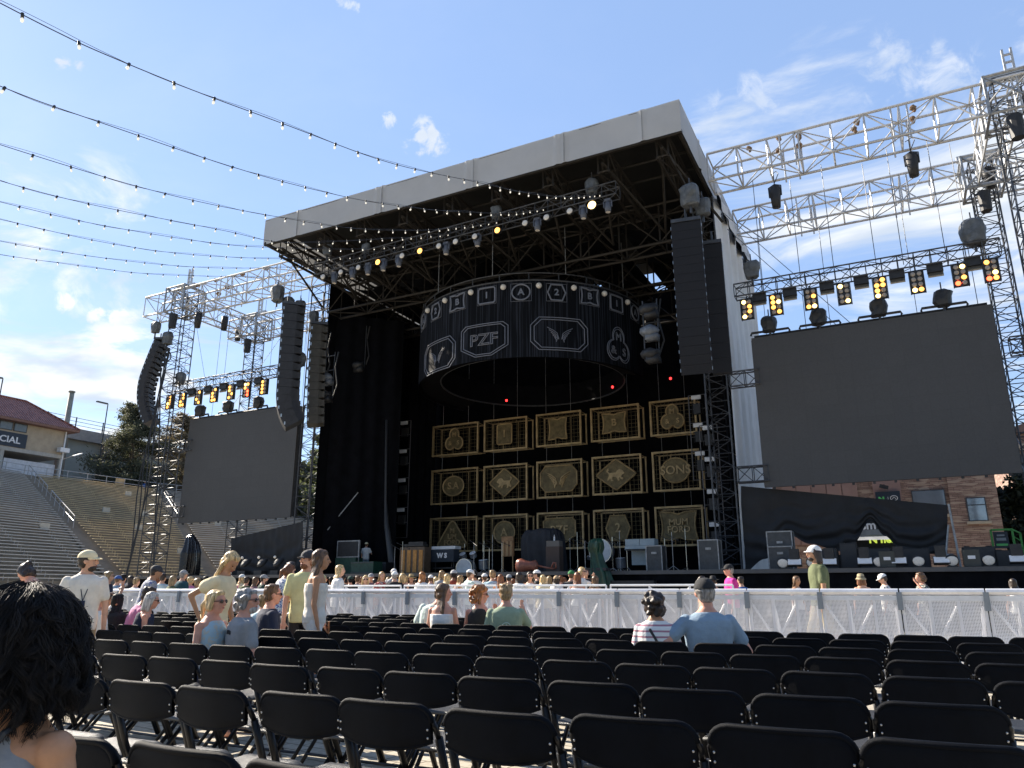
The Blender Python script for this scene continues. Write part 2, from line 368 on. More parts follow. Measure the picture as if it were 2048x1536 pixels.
# ------------------------------------------------------------------ stage roof
XL,XR,YF,YB,ZB,ZTOP=-27.0,-5.45,25.,40.4,18.2,19.55
rf=thing('stage_roof','big flat stage roof with grey white vinyl fascia and dark trussed underside','stage roof',(-16.2,33,0))
def fas(m_,p0,p1,out,seams):
    p0=V(p0);p1=V(p1);out=V(out); L=(p1-p0).length
    def f(u,v):
        q=p0.lerp(p1,u); s=0
        for sm in seams:
            d=abs(u-sm)*L
            if d<.16: s+=.06*(1-d/.16)
        s+=.02*math.sin(u*L*1.3)*math.sin(v*3)+.012*noise.noise(V((u*L*1.1,v*3,1.3)))
        return V((q.x,q.y,ZB+(ZTOP-ZB+.05)*v))+out*s
    m_.grid(f,220,5)
m_=MB(); fas(m_,(XL,YF,0),(XR,YF,0),(0,-1,0),[.105,.33,.345,.56,.575,.76,.775,.93]); part('front_fascia',m_,fasc,rf,smooth=True)
m_=MB()
for u in(.105,.345,.575,.775,.93): m_.box((XL+(XR-XL)*u,YF-.075,(ZB+ZTOP)/2),(.03,.02,1.3))
part('seam',m_,mat('seam_tape',(.33,.33,.33),.7),rf)
m_=MB(); fas(m_,(XR,YF,0),(XR,YB,0),(1,0,0),[.2,.5,.8]); part('side_fascia',m_,fasc,rf,smooth=True)
m_=MB(); fas(m_,(XL,YB,0),(XL,YF,0),(-1,0,0),[.2,.5,.8]); part('side_fascia',m_,fasc,rf,smooth=True)
m_=MB(); m_.box2((XL,YF,ZTOP-.02),(XR,YB,ZTOP)); part('roof_skin',m_,mat('roof_membrane_underside',(.012,.012,.012),.8,0,.3,.8),rf)
m_=MB()
for x0,y0,x1,y1 in((XL,YF+.12,XR,YF+.12),(XR-.12,YF,XR-.12,YB),(XL+.12,YF,XL+.12,YB)): m_.tube((x0,y0,ZB+.05),(x1,y1,ZB+.05),.09,n=6)
m_.tube((XL,YF+.05,ZB-.03),(XR,YF+.05,ZB-.03),.03,n=5)
part('edge_pipe',m_,rust,rf)
# drainage sill line and purlins, roof trusses
def rtruss(p0,p1,a,b,bay,lab_name='roof_truss'):
    mc=[MB() for _ in range(4)]; ml=MB(); truss(mc,ml,p0,p1,a,b,bay,.07,.04)
    q=mc[0]
    for c in mc[1:]: q.add(c.v,c.f)
    q.add(ml.v,ml.f); part(lab_name,q,rust,rf)
for y in(30.2,34.6,39.2): rtruss((XL+.4,y,17.0),(XR-.4,y,17.0),(0,.55,0),(0,0,.95),1.9)
for k in range(9):
    x=XL+.9+k*(XR-XL-1.8)/8; rtruss((x,YF+.5,18.1),(x,YB-.5,18.1),(.22,0,0),(0,0,.45),1.6)
m_=MB()
for y in(26.2,27.6,29,32.2,33.4,36,37.4): m_.tube((XL+.3,y,18.9),(XR-.3,y,18.9),.06,n=5)
for k in range(9):
    x=XL+.9+k*(XR-XL-1.8)/8
    m_.tube((x,YF+.4,18.0),(x+1.3,30,16.6),.06,n=5); m_.tube((x,YF+.4,18.0),(x-1.2,30,16.6),.06,n=5)
part('knee_brace',m_,rust,rf)
m_=MB()                                     # upper dark liner bags hanging under the roof
for k in range(6):
    x=XL+1.+k*3.2; m_.grid(lambda u,v:V((x+2.6*u,31+8.6*v,17.9-.5*math.sin(PI*u)*(.7+.3*math.sin(v*20)))),10,24)
part('roof_liner',m_,blkd,rf,smooth=True)
# white side sheet
ws=thing('side_sheet','white vinyl weather sheet closing the right side of the stage','sheet',(XR,35,0))
def sheet(u,v):
    y=30.25+(39.9-30.25)*u; z=2.+(18.1-2.)*v
    return V((XR+.05+.11*math.sin(u*34+math.sin(v*4)*.8)*(.3+.7*v)+.05*math.sin(u*71+v*3),y,z))
m_=MB(); m_.grid(sheet,240,20); part('sheet',m_,white,ws,smooth=True)
m_=MB()
def gap(u,v):
    y=30.25+9.65*u; return V((XR+.20+.03*math.sin(u*23),y,17.75+(.5)*v-(.28*math.sin(u*PI)+.08*math.sin(u*19))*(1-v)))
m_.grid(gap,60,4); part('dark_gap_liner',m_,blkd,ws,smooth=True)  # black strip stands in for the shade in the gap above the sheet
m_=MB(); m_.box2((XR-.2,30.3,DK),(XR-.15,39.9,18.)); part('black_inner_lining',m_,blkd,ws)
m_=MB()
def flap(u,v):
    y=29.9+10.2*u; return V((XR+.30+.05*math.sin(u*40),y,18.25-(.12+.55*abs(math.sin(u*3.5+.4)))*v+.06*math.sin(u*31)))
m_.grid(flap,90,4); part('hanging_flap',m_,white,ws,smooth=True)
# black side/back drapes
def drape(name,label,p0,p1,z0,z1,amp=.03,fr=6.,mat_=blkd,n=None):
    p0=V(p0);p1=V(p1); d=(p1-p0); L=d.length; nrm=V((-d.y,d.x,0)).normalized(); n=n or int(L*fr*1.6)
    def f(u,v):
        q=p0.lerp(p1,u); return V((q.x,q.y,z0+(z1-z0)*v))+nrm*amp*math.sin(u*L*fr+.6*math.sin(v*3+u*9))
    return single(name,MB().grid(f,n,6),mat_,label,'drape',None,(p0+p1)/2,True)
drape('side_drape','tall black drape closing the left side of the stage',(-27.02,30.2,0),(-26.9,41,0),DK,18.2)
drape('back_drape','black backdrop behind the brass cages',(-27,41.2,0),(-5.6,41.2,0),DK,18.6)
drape('leg_drape','black leg drape just left of the brass cages inside the stage',(-25.9,36.8,0),(-25.2,38.8,0),DK,17,.1,9)
drape('leg_drape','black leg drape to the right of the brass cages inside the stage',(-7.9,38.6,0),(-6.9,36.4,0),DK,17,.1,9)
drape('side_drape','black drape hanging left of the front light truss under the roof corner',(-26.9,30.8,0),(-24.2,33.6,0),DK,16.4,.07,7)
# ------------------------------------------------------------------ brass cages with plaques
def circ(n,rx,ry,cx=0,cy=0,a0=0,a1=2*PI):
    return [(cx+rx*math.cos(a0+(a1-a0)*i/n),cy+ry*math.sin(a0+(a1-a0)*i/n)) for i in range(n)]
def rrect(w,h,r):
    o=[]
    for cx,cy,a in((w-r,h-r,0),(-w+r,h-r,PI/2),(-w+r,-h+r,PI),(w-r,-h+r,3*PI/2)):
        o+=[(cx+r*math.cos(a+PI/2*i/5),cy+r*math.sin(a+PI/2*i/5)) for i in range(6)]
    return o
def shape(k,w,h):            # w,h half sizes
    if k=='oval': return circ(32,w,h)
    if k=='rsq': return rrect(w,h,min(w,h)*.25)
    if k=='hex': return [(w,0),(w*.62,h),(-w*.62,h),(-w,0),(-w*.62,-h),(w*.62,-h)]
    if k=='oct': return [(w,h*.5),(w*.72,h),(-w*.72,h),(-w,h*.5),(-w,-h*.5),(-w*.72,-h),(w*.72,-h),(w,-h*.5)]
    if k=='dia': return [(w,0),(w*.93,h*.12),(w*.1,h*.93),(0,h),(-w*.1,h*.93),(-w*.93,h*.12),(-w,0),(-w*.93,-h*.12),(-w*.1,-h*.93),(0,-h),(w*.1,-h*.93),(w*.93,-h*.12)]
    if k=='tri': return [(w,-h*.75),(w*.9,-h),(-w*.9,-h),(-w,-h*.75),(-w*.16,h*.92),(0,h),(w*.16,h*.92)]
    if k=='shield': return [(w,h*.75),(w*.8,h),(-w*.8,h),(-w,h*.75),(-w,-h*.45),(-w*.35,-h),(w*.35,-h),(w,-h*.45)]
    if k=='ban':
        o=[];n=10
        for i in range(n): u=i/n; o.append((w-2*w*u,h*.82+h*.16*abs(math.sin(u*PI*2))**2 if .12<u<.88 else h))
        for i in range(n): u=i/n; o.append((-w+w*.12*math.sin(u*PI),h-2*h*u))
        for i in range(n): u=i/n; o.append((-w+2*w*u,-h*.82-h*.16*abs(math.sin(u*PI*2))**2 if .12<u<.88 else -h))
        for i in range(n): u=i/n; o.append((w-w*.12*math.sin(u*PI),-h+2*h*u))
        return o
    if k=='clov':
        r=.52; o=[]
        for cx,cy,a0,a1 in((0,.42,-.35,PI+.35),(-.46,-.36,PI*.62,PI*1.78),(.46,-.36,PI*1.22,PI*2.38)):
            o+=[(w*(cx+r*math.cos(a0+(a1-a0)*i/11)),h*(cy+r*1.08*math.sin(a0+(a1-a0)*i/11))) for i in range(12)]
        return o
def wingpaths(s):
    o=[]
    for sg in(-1,1):
        for k in range(5):
            L=1.0-.17*k; y0=.36-.17*k
            o.append([(sg*s*(.10+.02*k),s*(-.42+.03*k)),(sg*s*(.22+.02*k),s*(y0-.32)),(sg*s*(.2+.30*L),s*(y0-.16+.05*L)),(sg*s*(.16+.80*L),s*(y0+.12*L))])
    return o
LION=[(-.62,.18),(-.72,.08),(-.66,-.02),(-.52,-.04),(-.42,-.2),(-.6,-.3),(-.56,-.42),(-.4,-.38),(-.26,-.22),(-.3,-.46),(-.16,-.5),(-.1,-.3),(.05,-.18),(.25,-.16),(.3,-.34),(.22,-.48),(.4,-.48),(.46,-.28),(.56,-.42),(.7,-.44),(.66,-.26),(.56,-.1),(.58,.08),(.72,.2),(.74,.36),(.64,.44),(.56,.36),(.64,.3),(.6,.2),(.5,.12),(.3,.14),(.0,.14),(-.12,.3),(-.3,.4),(-.46,.34),(-.56,.28)]
def plaque(root,kind,txt,w,h,M,flip=1):
    poly=shape(kind,w,h); m_=MB(); m_.prism(poly,M,0,.06); pq=part('plaque',m_,brassd,root)
    m_=MB(); m_.path([M@V((x,y,.07)) for x,y in poly],.045,6,closed=True); part('rim',m_,brass,pq)
    m_=MB()
    if txt=='wings':
        for pth in wingpaths(min(w,h)*1.1): m_.path([M@V((x,y,.08)) for x,y in pth],[.05,.045,.04,.015],5)
    elif txt=='lion':
        s=min(w,h)*.85*flip; m_.prism([(x*s,y*abs(s)) for x,y in (LION if flip>0 else LION[::-1])],M,.06,.11)
        m_.path([M@V((.5*s*1.1,.1*abs(s),.09)),M@V((.75*s,.25*abs(s),.09)),M@V((.6*s,.5*abs(s),.09))],.02,5)
    elif txt:
        lines=txt.split('/'); n=len(lines)
        for i,ln in enumerate(lines):
            size={1:h*1.0,2:h*.62,3:h*.55}[n]
            if kind=='clov': continue
            vs,fs=textgeo(ln,size,.03,bold=.008); 
            oy=((n-1)/2-i)*size*.82-(h*.18 if kind=='tri' else 0)
            m_.add([M@(v+V((0,oy,.085))) for v in vs],fs)
        if kind=='clov':
            for ln,x,y in(('M',0,.42),('&',-.46,-.36),('S',.46,-.36)):
                vs,fs=textgeo(ln,h*.52,.03,bold=.008); m_.add([M@(v+V((x*w,y*h,.085))) for v in vs],fs)
    if m_.v: part('emblem',m_,brass,pq)
CY=38.
colx=[(-24.93,-21.64),(-21.27,-18.4),(-17.84,-15.0),(-14.45,-11.6),(-10.95,-8.5)]
colx=[(at(865,900,CY).x,at(957,900,CY).x),(at(968,900,CY).x,at(1055,900,CY).x),(at(1073,900,CY).x,at(1164,900,CY).x),(at(1183,900,CY).x,at(1282,900,CY).x),(at(1303,900,CY).x,at(1398,900,CY).x)]
rowz=[(at(1071,830,CY).z,at(1075,895,CY).z),(at(1073,924,CY).z,at(1076,998,CY).z),(at(1074,1026,CY).z,at(1077,1100,CY).z)]
EMB=[[('clov','M&S',.62,.68,'cloverleaf M & S'),('rsq','1',.48,.6,'rounded square 1'),('ban','',.56,.62,'plain scalloped square'),('ban','B',.68,.55,'scalloped banner B'),('clov','M&S',.62,.68,'dim cloverleaf')],
 [('oval','S.A',.72,.58,'oval S.A'),('dia','lion',.95,.8,'diamond lion'),('oct','wings',1.1,.72,'octagonal winged'),('dia','lion',1.1,.82,'wide diamond lion'),('oval','SONS',.72,.64,'oval SONS')],
 [('tri','M/UM/FORD',1.0,.76,'triangular MUM FORD'),('oval','A',.66,.62,'oval A'),('shield','PZF',.95,.66,'shield PZF'),('hex','2',.66,.66,'hexagonal 2'),('ban','MUM/FORD',.95,.72,'scalloped MUM FORD')]]
rn=['top','middle','bottom']
for r in range(3):
    z1,z0=rowz[r]
    for c in range(5):
        x0,x1=colx[c]; kind,txt,w_,h_,nm=EMB[r][c]; zc_=(z0+z1)/2; xc=(x0+x1)/2
        o=thing('emblem_cage','brass framed cage in the %s row holding the %s plaque'%(rn[r],nm),'stage cage',(xc,CY,z0),0,'brass emblem cages')
        W=(x1-x0)/2;Hh=(z1-z0)/2
        fr=MB()
        for s1 in(-1,1):
            fr.box((xc,CY,zc_+s1*(Hh-.05)),(2*W,.12,.1)); fr.box((xc+s1*(W-.05),CY,zc_),(.1,.118,2*Hh-.2))
        part('front_frame',fr,brass,o)
        fr=MB(); 
        for s1 in(-1,1):
            fr.box((xc+.1,CY+.75,zc_+s1*(Hh-.1)),(2*W-.1,.06,.06)); fr.box((xc+.1+s1*(W-.1),CY+.75,zc_),(.08,.058,2*Hh-.26))
            for s2 in(-1,1): fr.tube((xc+s1*(W-.05),CY+.06,zc_+s2*(Hh-.07)),(xc+.1+s1*(W-.1),CY+.75,zc_+s2*(Hh-.1)),.025,n=4)
            fr.box((xc+s1*W*.35,CY+.7,zc_),(.05,.05,2*Hh-.3))
        part('rear_frame',fr,brass,o)
        gr=MB(); nx=12;nz_=9
        for i in range(1,nx): gr.box((xc-W+2*W*i/nx,CY+.02,zc_),(.014,.014,2*Hh-.1))
        for i in range(1,nz_): gr.box((xc,CY+.034,zc_-Hh+2*Hh*i/nz_),(2*W-.1,.014,.014))
        part('wire_grid',gr,brassd,o)
        M=Matrix.Translation((xc,CY-.06,zc_))@Matrix.Rotation(PI/2,4,'X')
        plaque(o,kind,txt,w_,h_,M,-1 if (r,c)==(1,3) else 1)
        for s1 in(-1,1):
            ln=MB(); ln.tube((xc+s1*W*.55,CY,z1),(xc+s1*W*.55,CY,z1+(.9 if r else 5.)),.012,n=4); part('hanging_wire',ln,steel2,o)
# ------------------------------------------------------------------ LED ring
RC=V((-16.2,34.2)); RR=6.0; ZR0,ZR1=11.35,15.1; RI=4.85
ledm=mat('dark_led_mesh',(.016,.018,.024),.75,0,.4,2,spec=.12)
t,p=nodes(ledm); tcn=t.new('ShaderNodeTexCoord').outputs['Object']
wv=t.new('ShaderNodeTexWave',{'Vector':t.new('ShaderNodeMapping',{'Vector':tcn,'Scale':(1,1,.02)}).outputs[0],'Scale':1.6,'Distortion':14.,'Detail':3.,'Detail Scale':3.}).outputs[0]
t.l.new(t.mix(t.ramp(wv,.6,1.),(.004,.005,.007,1),(.022,.025,.034,1)),p.inputs['Base Color'])
neon=mat('grey_neon_tube',(.17,.185,.225),.5,0,.1,9)
ring=thing('led_ring','round dark hanging LED ring with grey outlined emblems above the stage','screen',(RC.x,RC.y,ZR0))
def cyl(th,z,r=RR): return V((RC.x+r*math.sin(th),RC.y-r*math.cos(th),z))
T0,T1=R(-112),R(92)
m_=MB(); m_.grid(lambda u,v:cyl(T0+(T1-T0)*u,ZR0+(ZR1-ZR0)*v),120,2); part('screen_band',m_,ledm,ring,smooth=True)
m_=MB(); m_.grid(lambda u,v:cyl(T1-(T1-T0)*u,ZR0+(ZR1-ZR0)*v,RR-.12),120,2); part('band_lining',m_,blkd,ring,smooth=True)
m_=MB(); m_.grid(lambda u,v:cyl(-PI+2*PI*u,11.75+1.2*v,RI),120,2); part('inner_band',m_,blkd,ring,smooth=True)
m_=MB(); m_.grid(lambda u,v:cyl(T0+(T1-T0)*u,11.5+.2*v,RR-.15-(RR-RI-.2)*v),120,2); part('underside_lining',m_,blkd,ring,smooth=True)
m_=MB(); m_.path([cyl(2*PI*i/96,11.74,RI) for i in range(96)],.045,6,closed=True); part('lower_rim',m_,steel,ring)
m_=MB(); m_.path([cyl(T0+(T1-T0)*i/96,ZR1,RR-.03) for i in range(97)],.05,6)
for i in range(16): m_.tube(cyl(T0+(T1-T0)*i/15,ZR1,RR-.1),cyl(T0+(T1-T0)*i/15,ZR1+.4,RR-.1),.03,n=4)
m_.path([cyl(T0+(T1-T0)*i/96,ZR1+.4,RR-.1) for i in range(97)],.03,5); part('upper_rim',m_,steel,ring)
for i in range(6):
    th=T0+(T1-T0)*(i+.5)/6; m_=MB(); m_.tube(cyl(th,ZR1+.4,RR-.1),cyl(th,18.,RR-.1),.02,n=4); part('hanging_chain',m_,steel2,ring)
def ringhit(px,py):
    r=rayv(px,py); ox,oy=-RC.x,-RC.y
    a=r.x**2+r.y**2; b=2*(ox*r.x+oy*r.y); c=ox*ox+oy*oy-RR*RR; D=b*b-4*a*c
    if D<0: D=0
    k=(-b-math.sqrt(D))/(2*a); q=V((0,0,EH))+r*k
    return math.atan2(q.x-RC.x,-(q.y-RC.y)), q.z
def onring(th,z,x,y,o=.03): return cyl(th+x/RR,z+y,RR+o)
def dense(poly,closed=True):
    o=[];n=len(poly)
    for i in range(n if closed else n-1):
        a=poly[i];b=poly[(i+1)%n]; k=max(1,int(math.hypot(a[0]-b[0],a[1]-b[1])/.15))
        o+=[(a[0]+(b[0]-a[0])*j/k,a[1]+(b[1]-a[1])*j/k) for j in range(k)]
    if not closed: o.append(poly[-1])
    return o
def emblem(th,z,kind,txt,w_,h_,dbl=False,tr=.022):
    m_=MB()
    for s in((1.,.88) if dbl else (1.,)):
        m_.path([onring(th,z,x*s,y*s if not dbl else y*(s if kind!='oct' else .86 if s<1 else 1)) for x,y in dense(shape(kind,w_,h_))],tr*(1 if dbl else 1.7),5,closed=True)
    if txt=='wings':
        for pth in wingpaths(h_*.8): m_.path([onring(th,z,x,y) for x,y in dense(pth,False)],tr*.8,4)
    elif kind=='clov':
        for ln,x,y in(('M',0,.42),('&',-.46,-.36),('S',.46,-.36)):
            vs,fs=textgeo(ln,h_*.6,0,.014,False); m_.add([onring(th,z,v.x+x*w_,v.y+y*h_,v.z+.03) for v in vs],fs)
    elif txt:
        if dbl: vs,fs=textgeo(txt,h_*1.0,0,.02,False)
        else: vs,fs=textgeo(txt,h_*1.15,.01,0,True,.012)
        m_.add([onring(th,z,v.x*(1.15 if dbl else 1),v.y,v.z+.03) for v in vs],fs)
    part('outline_emblem',m_,neon,ring)
    if not dbl and kind!='clov':
        m_=MB(); b_=[(w_*1.15,h_*1.15),(-w_*1.15,h_*1.15),(-w_*1.15,-h_*1.15),(w_*1.15,-h_*1.15)]
        m_.path([onring(th,z,x,y,.01) for x,y in dense(b_)],.01,4,closed=True); part('outline_box',m_,neon,ring)
st_=R(15.8); zt_=ringhit(1108,585)[1]
th0,zz=ringhit(1042,587)
seq=[('oval','A'),('hex','2'),('ban','B'),('rsq','1')]
for k in range(-4,5):
    kd,tx=seq[k%4]; emblem(th0+st_*k,zt_,kd,tx,.42 if kd!='ban' else .46,.38)
    m_=MB(); q=cyl(th0+st_*(k+.5),zt_+.3,RR+.06); m_.ell(q,(.14,.14,.14)); part('lamp',m_,lens,ring)
for px,py,kd,tx,w_,h_ in((1120,668,'oct','wings',1.35,.78),(967,680,'shield','PZF',1.2,.78),(1237,690,'clov','M&S',.8,.9),(875,712,'oct','wings',1.35,.78)):
    th,z=ringhit(px,py); emblem(th,z if px<1200 else z,kd,tx,w_,h_,True)
# ------------------------------------------------------------------ front light truss with spots
ft=mktruss('front_light_truss','dark truss of spotlights slung under the front of the stage roof','truss',(-24.1,26,16.55),(-8.4,26,16.95),(0,.26,0),(0,0,.28),.6,steel,.03,.016)
def lerpx(px): # point under the truss at given pixel column
    q=at(px,470,26); return V((q.x,26,16.55+(q.x+24.1)/15.7*.4-.3))
def mover(name,label,pos,s=1.,group=None,mt=blk,yaw=0.):
    o=thing(name,label,'stage light',pos,yaw,group)
    M=Matrix.Identity(3)
    m=MB(); m.box((0,0,-.07*s),(.34*s,.22*s,.14*s)); part('base',m,mt,o,False)
    m=MB(); 
    for sg in(-1,1): m.box((sg*.2*s,0,-.28*s),(.05*s,.12*s,.36*s))
    part('yoke',m,mt,o,False)
    m=MB(); m.path([(0,0,-.14*s),(0,0,-.2*s),(0,0,-.5*s),(0,0,-.72*s)],[.1*s,.15*s,.17*s,.15*s],12); h=part('head',m,mt,o,False,True)
    m=MB(); m.path([(0,0,-.721*s),(0,0,-.73*s)],[.12*s,.12*s],12); part('lens',m,lens,h,False)
    return o
for i,px in enumerate((675,710,740,770,800,893,1000-45,1075,1168,1218)):
    q=lerpx(px); mover('moving_light','moving head light number %s from the left under the front light truss'%['one','two','three','four','five','six','seven','eight','nine','ten'][i],q,.8,'moving lights on the front truss',mat('slate_fixture',(.10,.115,.15),.5))
ordn_=['first','second','third','fourth','fifth','sixth','seventh','eighth','ninth','tenth']
litpx=((765,1),(847,1),(1000,1),(1190,2))
for px,lit,lb in[(p_,l_,None) for p_,l_ in litpx]+[(p_,0,None) for p_ in(659,693,727,812,884,917,955,1055,1098,1145)]:
    q=lerpx(px)+V((0,-.25,-.22)); 
    names={765:'leftmost lit warm spotlight on the front light truss',847:'lit warm spotlight second from the left on the front truss',1000:'lit yellow spotlight at the middle of the front truss',1190:'brightest lit spotlight near the right end of the front truss'}
    o=thing('spotlight',names[px] if px in names else ('unlit spotlight on the front light truss, %s of the unlit ones from the left'%ordn_[[659,693,727,812,884,917,955,1055,1098,1145].index(px)] if not lit else ''),'stage light',q,0,'round spotlights on the front truss')
    r_=.15 if lit<2 else .2
    m=MB(); m.path([(0,.28,.05),(0,.05,0),(0,0,0)],[.09,r_,r_*1.05],14); part('can',m,blk,o,False,True)
    m=MB(); m.ell((0,-.01,0),(r_*.88,.05,r_*.88)); part('lens',m,(hot if lit==2 else warm if lit else lens),o,False,True)
def bag(pos,sx=.5,sy=.5,sz=.7,label='',m=None,name='covered_hoist',seed=0,group='rain covered hoists and lights'):
    rr=random.Random(seed); m=m or mat('grey_rain_cover',(.10,.11,.12),.55,0,.3,5,.5,9)
    o=thing(name,label,'hoist cover',pos,0,group)
    b=MB(); n=14; rings=[]
    for k,(z,s) in enumerate(((-.5,.62),(-.46,.80),(-.2,.88),(.1,.95),(.38,.92),(.5,.7),(.56,.3))):
        rings.append((V((rr.uniform(-.03,.03),0,z*sz)),sx*.55*s*rr.uniform(.93,1.05),sy*.55*s*rr.uniform(.93,1.05),V((1,0,0)),V((0,1,0))))
    b.loft(rings,11); b.v=[(x*(1+.22*noise.noise(V((x*5,y*5,z*4+seed)))),y*(1+.3*noise.noise(V((x*7,y*7,z*2+seed)))),z+.10*sz*noise.noise(V((x*6+seed,y*6,2)))) for x,y,z in b.v]
    part('cover',b,m,o,False,False)
    c=MB(); c.tube((0,0,sz*.5),(0,0,sz*.5+.35),.025,n=5); part('hook',c,steel,o,False); c=MB(); c.tube((0,0,-sz*.5+.02),(0,0,-sz*.5-.3),.05,n=6); part('chain_end',c,steel,o,False); return o
# ------------------------------------------------------------------ video screens and side light trusses
def screen(x0,x1,z0,z1,Y,label):
    o=thing('video_screen',label,'video screen',((x0+x1)/2,Y,z0),0,'side video screens')
    m=MB(); m.box2((x0,Y,z0),(x1,Y+.12,z1)); part('led_panel',m,screenm,o)
    m=MB(); nx=8
    for i in range(nx+1): m.box((x0+(x1-x0)*i/nx,Y+.3,(z0+z1)/2),(.06,.34,z1-z0-.1))
    for k in range(6): m.box(((x0+x1)/2,Y+.45,z0+.2+(z1-z0-.4)*k/5),(x1-x0-.1,.06,.06))
    part('rear_frame',m,steel,o)
    m=MB(); 
    for i in range(12): b_=MB(); b_.box((x0+(x1-x0)*(i+.5)/12,Y+.06,z0-.04),(.09,.08,.08)); part('edge_bracket',b_,blk,o)
    m.tube((x0+.1,Y+.2,z1+.1),(x1-.1,Y+.2,z1+.1),.05,n=6)
    part('top_pipe',m,blk,o); return o
SY=30.
a=at(1502,675,SY); b=at(1530,975,SY); c=at(1983,610,SY)
screen((a.x+b.x)/2,c.x,b.z,(a.z+c.z)/2,SY,'large dark grey video screen hanging to the right of the stage')
XS0,XS1=(a.x+b.x)/2,c.x; ZS=(a.z+c.z)/2
a2=at(380,841,SY); b2=at(598,808,SY); c2=at(358,1047,SY)
screen(a2.x,b2.x,c2.z,(a2.z+b2.z)/2,SY,'large dark grey video screen hanging to the left of the stage'); ZS2=(a2.z+b2.z)/2
def floor_cover(px,Y,z,label,seed,s=.62):
    q=at(px,700,Y); q=V((q.x,Y+.1,z))
    o=bag(q+V((0,0,s*.62)),s,s*.9,s*1.0,label,mat('black_rain_cover',(.028,.03,.034),.5,0,.3,5,.6,9),'covered_light',seed)
    m=MB(); m.path([(-.75,0,-s*.6),(-.72,0,-s*.42),(.72,0,-s*.42),(.75,0,-s*.6)],.05,6); part('mount_bar',m,blk,o,False)
for i,(px,l) in enumerate(((1543,'leftmost'),(1645,'second'),(1769,'third'),(1903,'rightmost'))):
    floor_cover(px,SY,ZS+.12,'%s of four black bagged lights standing on top of the right screen'%l,i)
for i,(px,l) in enumerate(((412,'leftmost'),(466,'middle'),(524,'rightmost'))):
    floor_cover(px,SY,ZS2+.12,'%s of three bagged lights standing on top of the left screen'%l,10+i)
def blinder(pos,lit,label,rz=0.,s=.88):
    o=thing('blinder_light',label,'stage light',pos,rz,'eight lamp blinders on the side trusses')
    m=MB(); m.box((0,0,-.55*s),(.50*s,.14*s,.96*s)); m.box((-.27*s,-.03,-.55*s),(.03*s,.2*s,1.*s)); m.box((.27*s,-.03,-.55*s),(.03*s,.2*s,1.*s)); part('housing',m,blk,o,False)
    m=MB(); m.tube((0,.05,.1),(0,.05,-.12*s),.03,n=5); m.box((0,.1,-.5*s),(.1,.06,.5)); part('bracket',m,steel,o,False)
    k=0
    for r in range(4):
        for c_ in range(2):
            mt=lens
            ch=lit[k]; k+=1
            mt={'h':hot,'w':warm,'r':redl,'.':mat('dull_lamp_lens',(.36,.31,.26),.2,0,.1,20)}[ch]
            m=MB(); m.ell(((-.12+.24*c_)*s,-.09*s,(-.2-.235*r)*s),(.1*s,.05*s,.1*s),nu=10,nv=6); part('lamp',m,mt,o,False,True)
    return o
def strobe(pos,label):
    o=thing('strobe_panel',label,'stage light',pos,0,'striped strobe panels on the side trusses')
    m=MB(); m.box((0,0,-.16),(.52,.2,.32)); part('housing',m,blk,o,False)
    m=MB(); m.box((0,-.02,-.42),(.5,.06,.2),Matrix.Rotation(R(-35),3,'X')); m2=part('louvre_face',m,mat('beige_strobe_face',(.42,.38,.31),.5,0,.2,30),o,False)
    m=MB(); 
    for k in range(4): m.box((0,-.055-.012*k,-.36-.035*k),(.5,.02,.008))
    part('louvre',m,blk,o,False)
LTY=29.5
lts=[]
p0=at(1470,583,LTY); p1=at(2000,497,LTY)
zz=(p0.z+p1.z)/2
mktruss('side_light_truss','black truss carrying eight blinders over the right screen','truss',(p0.x,LTY,zz),(p1.x,LTY,zz),(0,.25,0),(0,0,.27),.55,steel,.03,.017)
pats=['h..w.wh.','w.whw..w','...w..wh','h......h','.wwww.h.','......hw','.h...wr.','w....hrw']
for i,(px,pt) in enumerate(zip((1490,1548,1618,1685,1758,1833,1921,1985),pats)):
    q=at(px,560,LTY); blinder((q.x,LTY-.1,zz-.38),pt,'%s from the left of the eight lit blinders over the right screen'%['first','second','third','fourth','fifth','sixth','seventh','eighth'][i],0.)
for i,px in enumerate((1516,1577,1652,1722,1795,1873,1951)):
    q=at(px,560,LTY); strobe((q.x,LTY-.05,zz-.25),'%s from the left of the seven strobe panels over the right screen'%['first','second','third','fourth','fifth','sixth','seventh'][i])
p0=at(342,779,LTY); p1=at(560,745,LTY); zl=zz
mktruss('side_light_truss','black truss carrying blinders over the left screen','truss',(p0.x,LTY,zl),(p1.x+.6,LTY,zl),(0,.25,0),(0,0,.27),.55,steel,.03,.017)
pats=['.w.whww.','.w.ww.ww','.w..w..w','.ww.w.ww','w.w..ww.','hww..r.r','w.w.w.w.']
for i,(px,pt) in enumerate(zip((347,372,403,434,467,498,532),pats)):
    q=at(px,775,LTY); blinder((q.x,LTY-.1,zl-.38),pt,'%s from the left of the seven lit blinders over the left screen'%['first','second','third','fourth','fifth','sixth','seventh'][i])
for i,px in enumerate((387,419,450,483,518)):
    q=at(px,770,LTY); strobe((q.x,LTY-.05,zl-.25),'%s from the left of the five strobe panels over the left screen'%['first','second','third','fourth','fifth'][i])
